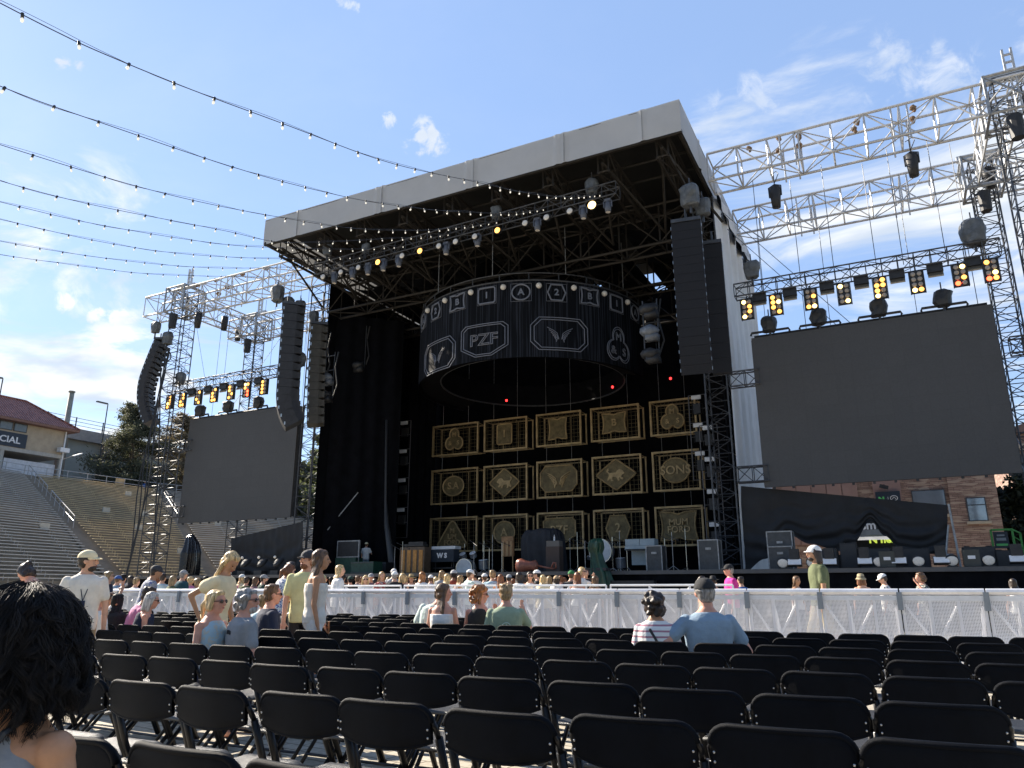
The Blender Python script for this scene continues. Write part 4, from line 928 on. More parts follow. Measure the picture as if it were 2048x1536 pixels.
q=atx(425,960,-90); tree('pine_tree','small dull pine tree mostly hidden behind the left screen',(-92,q.y,12.9),11,4.5,tan_m,'pine',8,1200,.15,.34)
for i,(px,pt_,d,l) in enumerate(((598,925,112,'leafy tree seen between the left screen and the corner tower'),(632,865,118,'taller leafy tree right behind the corner tower left of the stage'),(655,900,108,'bushy tree at the left edge of the black side drape'),(612,985,100,'low bushy tree under the right end of the left screen'))):
    q=atd(px,d,8); zt=EH+(1178-pt_)/1536*d*1.04; tree('leafy_tree',l,(q.x,q.y,8),zt-8,3.6,leaf_m,'broad',20+i,2200,.12,.42)
for i,(X,Y,h) in enumerate(((7.5,55.5,7.2),(10.2,55,8.0))):
    tree('leafy_tree',['dark tree at the right edge of the photo beside the stone wall','dark tree cut off by the right edge of the photo'][i],(X,Y,0),h,2.9,dark_m,'broad',40+i,3200,.08,.4)  # dark trees added to stand in for shaded windows
# ------------------------------------------------------------------ stone building right
stone=mat('red_sandstone_masonry',(.40,.24,.17),.9)
t,p=nodes(stone); tcn=t.new('ShaderNodeTexCoord').outputs['Object']; sx=t.new('ShaderNodeSeparateXYZ',{0:tcn})
cb=t.new('ShaderNodeCombineXYZ',{0:t.math('ADD',sx.outputs[0],sx.outputs[1]),1:sx.outputs[2],2:0.}).outputs[0]
br=t.new('ShaderNodeTexBrick',{'Vector':cb,'Color1':(.36,.235,.185,1),'Color2':(.24,.15,.12,1),'Mortar':(.12,.08,.065,1),'Scale':1.,'Mortar Size':.01,'Brick Width':.48,'Row Height':.11,'Bias':.0},offset=.37,squash=.6,squash_frequency=3)
vz=t.new('ShaderNodeTexVoronoi',{'Vector':t.new('ShaderNodeMapping',{'Vector':cb,'Scale':(1.5,9.,1)}).outputs[0],'Scale':1.}).outputs[1]
vs_=t.new('ShaderNodeSeparateXYZ',{0:vz}).outputs[0]
t.l.new(t.mix(t.math('MULTIPLY',t.ramp(vs_,.55,.95),.75),br.outputs[0],(.50,.38,.29,1)),p.inputs['Base Color'])
t.l.new(t.new('ShaderNodeBump',{'Strength':.6,'Distance':.04,'Height':t.math('ADD',br.outputs[1],vs_)}).outputs[0],p.inputs['Normal'])
sb=thing('stone_building','red sandstone building with dark windows behind the right drape','building',(0,52,0))
m=MB(); m.box2((-14,52,0),(5.55,60,11.5)); part('wall',m,stone,sb)
m=MB(); m.box2((3.15,51.75,0),(5.6,52.05,11.5)); part('front_pier',m,stone,sb)
pinkp=mat('pink_stone_panel',(.33,.21,.18),.8,0,.1,1)
for k in range(5):
    x=-6.4+k*.92; m=MB(); m.box2((x,51.9,4),(x+.88,51.99,10)); part('stone_panel',m,pinkp,sb)
m=MB(); m.box2((-.95,51.85,4),(.62,51.99,10)); part('stone_panel',m,pinkp,sb)
silv=mat('sky_reflecting_glass',(.35,.40,.46),.06,.6,.25,.35)
for x0,x1,z0,z1 in((1.15,2.95,5.6,7.1),(3.95,4.95,5.1,6.5),(-2.7,-1.2,5.4,6.4)):
    m=MB(); Y0=51.9 if x0<2.9 and x0>0 else 51.7
    if x0<0: Y0=51.9
    m.box2((x0,Y0,z0),(x1,Y0+.1,z1)); w_=part('window',m,steel,sb)
    m=MB(); n=2 if x0>3 else 3
    m.box2((x0+.06,Y0-.01,z0+.06),(x1-.06,Y0+.0,z1-.06)); part('pane',m,silv if x0>0 else glass,w_)
    m=MB(); m.box2((x0-.12,Y0-.12,z0-.16),(x1+.12,Y0+.05,z0-.0)); part('sill',m,mat('tan_sill',(.48,.40,.3),.8),w_)
    if x0>3: m=MB(); m.box2((x0,Y0-.03,z0+(z1-z0)*.66),(x1,Y0-.012,z0+(z1-z0)*.7)); part('mullion',m,steel,w_)
sgn=thing('wall_sign','dark square wall sign with a green letter and white ring emblem above the drape','sign',(0,51.8,6))
a=at(1750,984,51.7); b=at(1803,1010,51.7); m=MB(); m.box2((a.x,51.72,b.z),(b.x,51.8,a.z)); part('board',m,navy,sgn)
greenm=mat('bright_green_print',(.12,.55,.16),.5); limem=mat('lime_yellow_print',(.62,.72,.12),.5,emit=(.6,.75,.1),es=.4)  # faint emission put into the lime lettering colour
q=at(1763,998,51.7); vs,fs=textgeo('N',.42,.01,bold=.03); m=MB(); m.add([(q.x+v.x,51.7-v.z,q.z-.05+v.y) for v in vs],fs); part('green_letter',m,greenm,sgn)
q=at(1788,996,51.7); m=MB(); m.path([(q.x+.2*math.cos(u*.52),51.69,q.z+.15*math.sin(u*.52)) for u in range(12)],.02,4,closed=True); m.path([(q.x-.1,51.69,q.z-.06),(q.x,51.69,q.z+.07),(q.x+.1,51.69,q.z-.05)],.018,4); m.tube((q.x-.33,51.69,q.z-.1),(q.x-.33,51.69,q.z+.1),.01,n=4); part('ring_emblem',m,whitep,sgn)
o=thing('wall_lamp','black box lamp mounted on the pink stone panel','lamp',at(1768,974,51.6)); m=MB(); m.box((0,-.15,0),(.5,.3,.2),Matrix.Rotation(.3,3,'Y')); part('housing',m,blk,o,False); m=MB(); m.box((0,.0,.1),(.1,.2,.1)); part('bracket',m,blk,o,False)
gb=thing('gabled_building','stone gabled building at the right edge beyond the screen','building',(12,64,0))
m=MB(); m.box2((8.,64,0),(26,74,12.2)); part('wall',m,stone,gb)
m=MB(); m.add([(7.4,63.5,12.2),(26.5,63.5,12.2),(17,63.5,15.6),(7.4,74,12.2),(26.5,74,12.2),(17,74,15.6)],[(0,1,2),(3,5,4),(0,2,5,3),(1,4,5,2)]); part('roof',m,mat('roof_slate_brown',(.2,.13,.11),.8),gb)
m=MB(); m.box2((8.4,63.85,10.9),(25,64,11.4)); part('pale_band',m,mat('tan_sill',(.48,.40,.3)),gb)
for k in range(6): m=MB(); m.box2((8.7+k*1.4,63.9,9.),(9.7+k*1.4,64,10.6)); part('window',m,glass,gb)
# merchandise kiosk seen under the drape
ks=thing('sponsor_kiosk','black kiosk with grey awning and lime lettering under the gap of the right drape','kiosk',(0,44,0))
def K(px,py): return at(px,py,44.)
a=K(1700,1040);b=K(1800,1062); m=MB(); m.box2((a.x,44,b.z),(b.x,44.4,a.z)); part('top_fascia',m,blk,ks)
vs,fs=textgeo('sm',.62,.01,bold=.02); q=K(1737,1051); m=MB(); m.add([(q.x+v.x,43.98-v.z,q.z+v.y) for v in vs],fs); part('lettering',m,whitep,ks)
a=K(1690,1062);b=K(1810,1070); m=MB(); m.box2((a.x,43.6,b.z),(b.x,44.6,a.z)); m.add([(a.x,43.6,b.z-.02),(b.x,43.6,b.z-.02),(b.x,43.2,b.z-.25),(a.x,43.2,b.z-.25)],[(0,1,2,3)]); part('awning',m,mat('grey_awning',(.32,.33,.34),.7),ks)
a=K(1700,1070);b=K(1810,1125); m=MB(); m.box2((a.x,44.1,b.z-1),(b.x,44.6,a.z)); part('front_board',m,blk,ks)
vs,fs=textgeo('N ner',.52,.01,bold=.02); q=K(1764,1079); m=MB(); m.add([(q.x+v.x,44.05-v.z,q.z+v.y) for v in vs],fs); part('lettering',m,limem,ks)
GY=33.
def G(px,py,Y=GY): return at(px,py,Y)
gt=thing('green_stand_frame','bright green metal stair frame with black panel at the right edge','frame',(G(2005,1130).x,GY,0))
m=MB(); a=G(1981,1060);b=G(2024,1060,GY);z0=G(2000,1150).z; c_=G(2040,1066,GY+1.2)
for q in(a,b): m.box((q.x,GY,(a.z+z0)/2),(.07,.07,a.z-z0))
m.box((c_.x,GY+1.2,(c_.z+z0)/2),(.07,.07,c_.z-z0)); m.box(((a.x+b.x)/2,GY,a.z),(b.x-a.x,.07,.07)); m.tube((b.x,GY,a.z),c_,.035,n=4)
for k in range(7): m.tube((b.x,GY,a.z-.25-k*.25),(c_.x,GY+1.2,c_.z-.3-k*.25),.025,n=4)
part('frame',m,mat('bright_green_paint',(.07,.35,.07),.5),gt)
m=MB(); w0=G(1985,1064);w1=G(2020,1096); m.box2((w0.x,GY-.05,w1.z),(w1.x,GY-.01,w0.z)); bb_=part('panel',m,navy,gt)
xm=(w0.x+w1.x)/2; m=MB(); m.box((xm,GY-.07,w1.z+.12),(.36,.01,.08)); part('green_stripe',m,greenm,bb_)
m=MB(); m.box((xm,GY-.07,w1.z+.32),(.3,.01,.1)); m.box((xm,GY-.07,w1.z+.46),(.24,.01,.06)); part('white_print',m,mat('faded_print',(.3,.32,.34),.6),bb_)
# ------------------------------------------------------------------ swagged wind screens left and right of the stage
def swag(name,label,top,bot,Y,nu=170,nv=60,fold=.05,nsw=2):
    def interp(P,x):
        for i in range(len(P)-1):
            if x<=P[i+1][0] or i==len(P)-2:
                a,b=P[i],P[i+1]; u=(x-a[0])/(b[0]-a[0]); u=max(0,min(1,u)); u2=u*u*(3-2*u) if P is bot else u; return a[1]+(b[1]-a[1])*u2
    x0=top[0][0];x1=top[-1][0]
    def f(u,v):
        px=x0+(x1-x0)*u; py=interp(top,px)*(1-v)+interp(bot,px)*v; q=at(px,py,Y)
        k2=max(0.,min(1.,(v-.25)/.5)); arc=v-.55*(1-abs(2*((u*nsw)%1)-1)**1.6)*.55
        q.y+=fold*k2*(.6*math.sin(arc*30+noise.noise(V((u*6,v*2,2)))*2.5)+.5*math.sin(arc*17+1+u*3))+.007*math.sin(u*75+v*3)+.07*noise.noise(V((u*9,v*4,1))); return q
    m=MB(); m.grid(f,nu,nv); return single(name,m,blkd2,label,'wind screen',None,at((x0+x1)/2,1170,Y),True)
swag('wind_screen','black wind screen cloth swagged below the right video screen',[(1482,972),(1895,1010)],[(1482,1150),(1530,1118),(1575,1068),(1620,1088),(1680,1102),(1706,1088),(1741,1042),(1770,1072),(1800,1098),(1850,1108),(1895,1106)],30.4)
swag('wind_screen','black wind screen cloth hanging below the left video screen',[(462,1077),(606,1043)],[(462,1160),(606,1168)],29.2,100,60,.06,1)
o=thing('scaffold_pole','grey scaffold pole standing at the right end of the right wind screen','pole',at(1905,1130,30.)); m=MB()
m.tube(at(1897,1008,30.)-V(o.location),at(1922,1136,30.)-V(o.location),.04,n=6); m.tube(at(1897,1050,30.2)-V(o.location),at(1892,1108,30.2)-V(o.location),.035,n=6); part('tube',m,steel2,o,False)
m=MB(); m.box(at(1890,1110,30.2)-V(o.location),(.5,.1,.08)); part('clamp',m,steel2,o,False)
# ------------------------------------------------------------------ light ladders in the stage
def ladder(px,py0,py1,Y,n,label):
    a=at(px,py0,Y); b=at(px,py1,Y); o=thing('light_ladder',label,'light ladder',(a.x,Y,b.z),0,'light ladders in the wings')
    h=a.z-b.z; m=MB()
    for s in(-1,1): m.tube((s*.4,0,0),(s*.4,0,h),.025,n=5)
    for k in range(n*2+1): m.tube((-.4,0,h*k/(n*2)),(.4,0,h*k/(n*2)),.018,n=4)
    part('frame',m,mat('grey_ladder_frame',(.14,.14,.15),.5,.3),o,False)
    for k in range(n):
        z=h*(k+1)/n-.15; m=MB(); m.box((0,-.12,z),(.45,.1,.19)); part('pale_lamp_face',m,whitep,o,False)
        m=MB(); m.box((0,-.02,z-.55),(.34,.24,.5)); m.tube((-.25,0,z-.8),(-.25,0,z-.3),.02,n=4); m.tube((.25,0,z-.8),(.25,0,z-.3),.02,n=4); m.tube((-.25,0,z-.3),(.25,0,z-.3),.02,n=4); part('lamp_housing',m,blk,o,False)
ladder(740,862,1036,33.,3,'light ladder with three pale lamps on the left side of the stage')
ladder(811,842,1075,35.5,4,'light ladder with four pale lamps just left of the brass cages')
ladder(1393,790,960,35.,3,'light ladder in front of the rightmost brass cages')
ladder(1416,850,1110,33.5,4,'light ladder beside the right front corner tower')
o=thing('grey_duct','long grey pole leaning at the left of the stage down to the deck','pole',at(775,1148,31)); l=V(o.location)
m=MB(); m.path([at(773,840,33)-l,at(771,1000,33)-l,at(773,1050,32.5)-l,at(787,1148,31)-l],[.06,.07,.13,.2],8); part('tube',m,mat('grey_duct_skin',(.05,.052,.056),.5),o,False,True)
m=MB(); m.tube(at(716,985,32)-l,at(655,1060,31)-l,.03,n=5); part('brace',m,steel2,o,False)
# ------------------------------------------------------------------ stage props
def D(px,Y): q=at(px,1100,Y); return V((q.x,Y,DK))
def prop(name,label,cat,px,Y,rz=0.,group=None): return thing(name,label,cat,D(px,Y),rz,group)
wood=mat('organ_speaker_wood',(.10,.065,.04),.5,0,.3,5); orange=mat('orange_grille_cloth',(.50,.24,.07),.8,0,.2,9)
o=prop('wooden_speaker_cabinet','dark wooden cabinet with four orange cloth panels at the left front of the stage','speaker',831,29.5)
m=MB(); m.box((0,0,.62),(1.36,.55,1.24)); part('body',m,wood,o,False)
for k in range(4): m=MB(); m.box((-.49+k*.33,-.285,.60),(.2,.03,1.0)); part('grille_panel',m,orange,o,False)
m=MB(); m.box((0,0,1.33),(1.1,.4,.1)); m.box((.1,0,1.43),(.8,.3,.1)); part('keyboard_top',m,blk,o,False)
chrome=mat('chrome_hardware',(.6,.6,.58),.2,.9,.1,8); drumhead=mat('white_drum_head',(.62,.64,.66),.5); cymb=mat('bronze_cymbal',(.5,.38,.18),.3,.8)
def drumkit(px,Y,label,bass=.3,basslift=.35,spark=mat('sparkle_drum_shell',(.25,.27,.30),.3,.5,.4,40)):
    o=prop('drum_kit',label,'drum kit',px,Y)
    def drum(nm,c,r,h,ax):
        M=Matrix.Rotation(ax,3,'X'); m=MB(); a=V(c)+M@V((0,0,-h/2)); b=V(c)+M@V((0,0,h/2)); m.tube(a,b,r,n=18); d_=part(nm,m,spark,o,False); 
        m=MB(); m.tube(b,b+M@V((0,0,.015)),r*.96,n=18); part('head',m,drumhead,d_,False); m=MB(); m.path([b+M@V((r*math.cos(u*.39),r*math.sin(u*.39),0)) for u in range(16)],.02,5,closed=True); part('hoop',m,chrome,d_,False)
    drum('bass_drum',(0,-.1,basslift+bass*.2+.1),bass,.4,R(90)); drum('tom',(-.3,.1,.85),.17,.2,R(35)); drum('tom',(.25,.1,.88),.16,.2,R(35)); drum('floor_tom',(.75,.2,.45),.22,.4,R(8)); drum('snare_drum',(-.65,.25,.7),.18,.14,R(12))
    for x,y,z in((-.9,.1,1.25),(-.45,.5,1.45),(.55,.5,1.4),(1.05,.2,1.2)):
        m=MB(); m.tube((x,y,.0),(x,y,z),.014,n=5); m.tube((x,y,.25),(x-.25,y,0),.012,n=4); m.tube((x,y,.25),(x+.25,y,0),.012,n=4); m.tube((x,y,.25),(x,y-.25,0),.012,n=4); part('stand',m,chrome,o,False)
        m=MB(); m.path([(x,y,z),(x,y,z+.02)],[.24,.03],14); part('cymbal',m,cymb,o,False)
    return o
drumkit(935,30.5,'drum kit with a pale bass drum at the left of the stage',.42,.1)
drumkit(1205,31.5,'drum kit with a large raised white bass drum near the middle of the stage',.52,.75)
o=prop('keyboard_case','black cloth covered stand with white letters beside the left drum kit','keyboard',890,30.2)
m=MB(); m.box((0,0,.85),(1.25,.5,.55)); part('cover',m,mat('blue_black_cloth',(.02,.03,.045),.7),o,False); vs,fs=textgeo('W S',.3,.01,bold=.015); m=MB(); m.add([(v.x,-.262-v.z,.85+v.y) for v in vs],fs); part('lettering',m,whitep,o,False)
m=MB(); m.box((0,0,.3),(1.0,.4,.06)); 
for s in(-.5,.5): m.tube((s,0,0),(s,0,.6),.03,n=5)
part('stand',m,blk,o,False); m=MB(); m.box((0,.1,1.22),(1.3,.5,.14)); part('white_cloth',m,drumhead,o,False)
o=prop('electric_organ','pale blue grey organ with two lidded tops right of the middle drum kit','organ',1284,29.8)
pb=mat('pale_blue_vinyl',(.30,.37,.41),.5)
m=MB(); m.box((0,0,.96),(1.25,.6,.16)); m.box((0.42,0,.45),(.4,.55,.88)); m.box((-.1,.2,.6),(.8,.1,.6)); part('body',m,pb,o,False)
for s in(-1,1): m=MB(); m.box((s*.31,0,1.18),(.6,.55,.26)); part('lid',m,pb,o,False)
m=MB(); m.box((0,-.31,.9),(1.2,.02,.04)); part('trim',m,blk,o,False)
o=prop('amp_cabinet','tall brown amplifier stack with grey head and bottle beside the black covered shape','amplifier',1109,29.6)
m=MB(); m.box((0,0,.55),(.62,.42,1.1)); part('cabinet',m,mat('brown_tolex',(.075,.05,.04),.7),o,False); m=MB(); m.box((0,0,1.22),(.6,.36,.24)); part('amp_head',m,mat('grey_amp_head',(.13,.12,.11),.6),o,False); m=MB(); m.path([(0,0,1.34),(0,0,1.5),(0,0,1.54),(0,0,1.6)],[.035,.035,.015,.015],8); part('bottle',m,whitep,o,False)
def cloth(name,label,cat,px,Y,pts,m_,voxel=.05):
    o=prop(name,label,cat,px,Y); b=MB(); 
    for c,r in pts: b.ell(c,r,nu=14,nv=10)
    b.v=[(x+.09*noise.noise(V((x*4,y*4,z*1.3))),y+.12*noise.noise(V((x*5,y*4,z*1.2+5))),z) for x,y,z in b.v]
    part('cloth',remesh(b,voxel,m_,'cloth',2),None,o,False); 
    m=MB(); m.box((0,0,.06),(.9,.5,.1)); part('base_board',m,blk,o,False); return o
def drapecone(name,label,cat,px,Y,prof,m_,folds=17,amp=.16,seed=0,base=0.):
    o=prop(name,label,cat,px,Y); m=MB(); n=110; rows_=30; rg=[]
    for i in range(rows_+1):
        u=i/rows_; z=prof[0][0]; 
        for k in range(len(prof)-1):
            a,b=prof[k],prof[k+1]
            if u*(len(prof)-1)>=k: f=min(1,u*(len(prof)-1)-k); z=a[0]+(b[0]-a[0])*f; rx=a[1]+(b[1]-a[1])*f; ry=a[2]+(b[2]-a[2])*f; cx=a[3]+(b[3]-a[3])*f
        row=[]
        for j in range(n):
            t_=2*PI*j/n; g_=1+amp*(1-u)**.6*math.sin(t_*folds+2.2*math.sin(t_*2+seed)+u*1.5)*(.5+.5*noise.noise(V((math.cos(t_)*2,math.sin(t_)*2,u*2+seed))))+.16*noise.noise(V((math.cos(t_)*1.6+seed,math.sin(t_)*1.6,u*3)))
            row.append(V((cx+rx*g_*math.copysign(abs(math.cos(t_))**.7,math.cos(t_)),ry*g_*math.copysign(abs(math.sin(t_))**.7,math.sin(t_)),z+base+.06*noise.noise(V((t_*2,u*4,seed))))))
        rg+=row
    fs=[(i*n+j,i*n+(j+1)%n,(i+1)*n+(j+1)%n,(i+1)*n+j) for i in range(rows_) for j in range(n)]+[tuple(rows_*n+j for j in range(n))]
    m.add(rg,fs); part('cover',m,m_,o,False,True); m=MB(); m.box((0,0,.06),(.8,.5,.1)); part('base_board',m,blk,o,False); return o
0 and cloth('covered_piano','large black cloth covered shape standing in front of the shield plaque','covered piano',1082,30.6,[((-.55,0,.9),(.55,.5,1.0)),((.1,0,1.25),(.6,.5,1.05)),((.6,0,1.3),(.45,.45,.95)),((.95,0,.8),(.4,.45,.95)),((.2,0,.5),(1.2,.6,.6))],blkd2)
drapecone('covered_piano','large black cloth covered shape standing in front of the shield plaque','covered piano',1082,30.6,[(0,1.1,.6,.1),(.7,1.05,.55,.1),(1.3,.98,.5,.06),(1.7,.92,.42,.02),(1.88,.78,.36,.1),(1.95,.45,.2,.35)],mat('black_cloth_cover',(.012,.014,.02),.75,0,.3,2,.2,8),19,.14,3)
drapecone('tarp_covered_camera','tall shape covered by a shiny green tarp at the stage edge','covered camera',1195,26.7,[(-.5,.36,.3,.15),(-.1,.32,.3,.1),(.3,.24,.22,.0),(.65,.20,.2,-.06),(.85,.27,.25,-.07),(1.05,.25,.24,-.03),(1.18,.12,.12,0)],mat('green_tarp',(.007,.045,.025),.42,0,.4,5,.5,9),11,.35,5)
drapecone('covered_follow_spot','tall black plastic covered machine beside the left lattice tower','covered light',381,27.8,[(0,.42,.4,0),(.7,.45,.4,.03),(1.2,.46,.42,.05),(1.7,.35,.3,.0),(2.0,.22,.2,-.1),(2.15,.06,.06,-.1)],mat('shiny_black_plastic',(.015,.015,.018),.25,0,.3,5,.5,7),9,.35,8)
0 and cloth('tarp_covered_camera','tall shape covered by a shiny green tarp at the stage edge','covered camera',1195,27.3,[((0,0,.9),(.26,.28,.75)),((0,-.1,1.35),(.3,.34,.3)),((.1,0,.3),(.4,.35,.5)),((.15,-.1,-.2),(.42,.35,.5)),((-.1,-.1,.1),(.3,.3,.6))],mat('green_tarp',(.02,.12,.055),.35,0,.3,5,.8,9),.035)
o=prop('double_bass','reddish brown double bass lying on its side on the stage','double bass',1058,28.4)
bw=mat('varnished_red_wood',(.30,.10,.06),.3,0,.3,4)
m=MB(); m.loft([(V((x,0,.28)),a_,b_,V((0,1,0)),V((0,0,1))) for x,a_,b_ in((-.62,.05,.1),(-.55,.14,.26),(-.35,.17,.32),(-.12,.15,.22),(.1,.14,.19),(.3,.13,.24),(.42,.05,.08))],14); part('body',m,bw,o,False,True)
m=MB(); m.path([(.4,0,.28),(.9,0,.18),(1.15,0,.15)],[.05,.035,.05],6); m.path([(1.0,0,.15),(1.1,0,.4),(1.2,0,.38),(1.22,0,.15)],.04,5); part('neck',m,bw,o,False,True)
o=prop('standing_mic_board','tall wooden board hanging with ridged brown panel near the oval A plaque','wood panel',1016,31); m=MB(); m.box((0,0,1.25),(.62,.12,.9)); part('board',m,mat('ridged_brown_wood',(.26,.14,.06),.6,0,.3,5),o,False)
m=MB(); 
for s in(-.2,0,.2): m.box((s,-.07,1.15),(.07,.04,.65))
m.tube((-.25,0,0),(-.25,0,.9),.03,n=5); m.tube((.25,0,0),(.25,0,.9),.03,n=5); part('ridge',m,mat('pale_ridge_wood',(.42,.27,.13),.6),o,False)
def case(px,Y,label,w_=.7,h=1.0,top='metal',zoff=0):
    o=prop('flight_case',label,'flight case',px,Y); o.location.z+=zoff
    m=MB(); m.box((0,0,h/2),(w_,.6,h)); part('shell',m,mat('case_grey_panel',(.055,.06,.065),.5,0,.2,8),o,False)
    m=MB()
    for x in(-1,1):
        for y in(-1,1): m.box((x*w_/2,y*.3,h/2),(.04,.04,h+.02))
    for z in(.02,h-.0):
        for y in(-1,1): m.box((0,y*.3,z),(w_,.042,.04))
        for x in(-1,1): m.box((x*w_/2,0,z),(.042,.6,.04))
    part('edging',m,steel2,o,False)
    m=MB(); m.box((.0,-.31,h*.72),(.2,.03,.08)); part('latch',m,steel2,o,False); return o
case(1420,28.4,'upright flight case with pale metal edges beside the right corner tower',.72,1.1)
case(1312,28.6,'dark low flight case right of the pale blue organ',.6,.95)
case(1562,28.4,'grey rack case with silver top at the left end of the right deck',.8,.8)
case(1563,28.8,'dark rack case stacked behind the grey rack case on the right deck',.85,1.35)
o=prop('monitor_case','silver framed monitor screen on a green case at the left of the stage','monitor',697,31.); m=MB(); m.box((0,0,1.35),(1.45,.1,.86)); part('frame',m,steel2,o,False); m=MB(); m.box((0,-.06,1.35),(1.3,.02,.74)); part('screen',m,blk,o,False)
m=MB(); m.box((0,.1,.5),(1.3,.6,.8)); part('green_case',m,mat('dark_green_case',(.015,.06,.04),.5,0,.3,6),o,False)
m=MB(); m.tube((-.68,0,0),(-.68,0,1.0),.03,n=5); m.tube((.68,0,0),(.68,0,1.0),.03,n=5); part('leg',m,steel2,o,False)
for px,Y,l in((735,29,'dark green crate on the left part of the stage near the stagehand'),(760,30.,'black equipment trunk left of the wooden cabinet')):
    o=prop('equipment_crate',l,'crate',px,Y); m=MB(); m.box((0,0,.3),(1.3,.7,.6)); part('box',m,mat('dark_green_case',(.015,.06,.04)) if px<740 else blk,o,False); m=MB(); m.box((0,-.36,.55),(1.3,.03,.04)); m.box((0,-.36,.1),(1.3,.03,.04)); part('edging',m,steel,o,False)
for i,px in enumerate((948,968,985,1004,1140,1155,1170,1225,1240,1330,1345,1372,790,805)):
    Y=28.3+1.9*((i*37)%10)/10; o=prop('microphone_stand','microphone stand on stage, %s of the thin stands counted from the left'%ordn[[2,3,4,5,6,7,8,9,10,11,12,13,0,1][i]],'microphone stand',px,Y,rnd.uniform(-1,1),'microphone stands')
    m=MB(); m.tube((0,0,0),(0,0,1.25+.2*(i%3)),.012,n=5); 
    for k in range(3): m.tube((0,0,.2),(.3*math.cos(k*2.1),.3*math.sin(k*2.1),0),.01,n=4)
    part('pole',m,chrome if i%2 else steel2,o,False); m=MB(); m.tube((-.3,0,1.4),(.3,-.1,1.15),.012,n=5); m.ell((.34,-.1,1.13),(.04,.04,.03),nu=6,nv=5); part('boom',m,blk,o,False)
o=thing('ring_lights','four tiny red indicator lamps glowing in the dark above the brass cages','lamps',(-17,37,12)); 
for px,py in((1013,801),(909,811),(1225,774),(1341,757)):
    m=MB(); m.ell(at(px,py,37),(.07,.07,.07),nu=8,nv=6); part('lamp',m,redtiny,o)
# right deck equipment
def sub(px0,px1,pt_,Y,label,tilt=0.):
    a=at(px0,pt_,Y); b=at(px1,pt_,Y); w_=b.x-a.x; h=a.z-DK; o=thing('floor_speaker',label,'speaker',((a.x+b.x)/2,Y,DK),0,'speakers along the right deck')
    m=MB(); M=Matrix.Rotation(tilt,3,'X'); m.box((0,.3,h/2),(w_,.6,h-.03)); part('cabinet',m,mat('floor_speaker_black',(.026,.027,.03),.6,0,.2,6),o,False)
    m=MB(); m.box((0,-.012,h/2),(w_*.92,.02,h*.88)); part('grille',m,mat('floor_grille',(.036,.037,.04),.6,0,.2,60,.3,200),o,False)
    m=MB(); m.box((-w_*.35,.3,h+.01),(.15,.3,.02)); m.box((w_*.35,.3,h+.01),(.15,.3,.02)); part('handle',m,blk,o,False)
for k,(a_,b_,t_,l) in enumerate(((1614,1674,1098,'first'),(1676,1713,1110,'second'),(1678,1712,1086,'third, standing on the second'),(1714,1782,1097,'fourth'),(1803,1858,1097,'fifth'),(1925,1990,1093,'sixth'),(1991,2046,1100,'seventh'))):
    sub(a_,b_,t_,28.3+.15*(k%2),'black floor speaker on the right deck, %s counted from the left'%l)
for k,px in enumerate((1563,1621,1755,1834,1901,1974)):
    o=thing('round_floor_light','round pale floor light on the right deck edge, %s from the left'%ordn[k],'stage light',D(px,27.3),0,'round lights on the right deck'); m=MB(); m.path([(0,.3,.3),(0,.12,.24),(0,0,.22)],[.1,.17,.19],14); part('can',m,blk,o,False,True); m=MB(); m.ell((0,-.0,.22),(.17,.03,.17)); part('lens',m,lens,o,False,True); m=MB(); m.box((0,.15,.03),(.3,.3,.06)); part('base',m,blk,o,False)
for k,px in enumerate((1587,1657,1727,1795,1880,2032)):
    o=thing('floor_light_bar','flat pale light panel standing on the right deck edge, %s from the left'%ordn[k],'stage light',D(px,27.35),0,'pale light panels on the right deck'); m=MB(); m.box((0,0,.22),(.46,.1,.26),Matrix.Rotation(R(-25),3,'X')); part('housing',m,blk,o,False); m=MB(); m.box((0,-.06,.24),(.42,.03,.2),Matrix.Rotation(R(-25),3,'X')); part('panel',m,whitep,o,False); m=MB(); m.box((0,.1,.5),(.3,.3,.35)); part('moving_head',m,blk,o,False)
for k,(px,py) in enumerate(((1772,1130),(1940,1130))):
    o=thing('deck_box','small dark box with white print on the right deck, %s'%('left one' if k==0 else 'beside the sixth speaker'),'box',D(px,27.4)); m=MB(); m.box((0,0,.28),(.45,.3,.5)); part('box',m,mat('olive_box',(.05,.055,.05),.6),o,False); m=MB(); m.box((0,-.155,.3),(.2,.01,.1)); part('print',m,whitep,o,False)
for k,(px,l) in enumerate(((525,'leftmost'),(557,'middle'),(492,'far left'),(445,'end'))):
    if k>2: break
    o=thing('moving_light','black moving head light in front of the left wind screen, %s one'%l,'stage light',D(px,27.6),0,'lights in front of the left wind screen'); m=MB(); m.box((0,0,.12),(.5,.4,.2)); part('base',m,blk,o,False); m=MB(); m.loft([(V((0,-.1+.1*k_,.4+.13*k_)),r_,r_*.8,V((1,0,0)),V((0,1,0))) for k_,r_ in enumerate((.12,.2,.22,.18))],12); part('head',m,blk,o,False,True); m=MB(); m.ell((-.1,-.1,.85),(.08,.05,.07)); part('lens',m,lens,o,False)
0 and cloth('covered_follow_spot','tall black plastic covered machine beside the left lattice tower','covered light',381,27.8,[((0,0,.6),(.42,.4,.6)),((0,0,1.2),(.45,.4,.6)),((0,0,1.7),(.28,.3,.4))],mat('shiny_black_plastic',(.02,.02,.025),.18,0,.3,5,.9,7),.05)
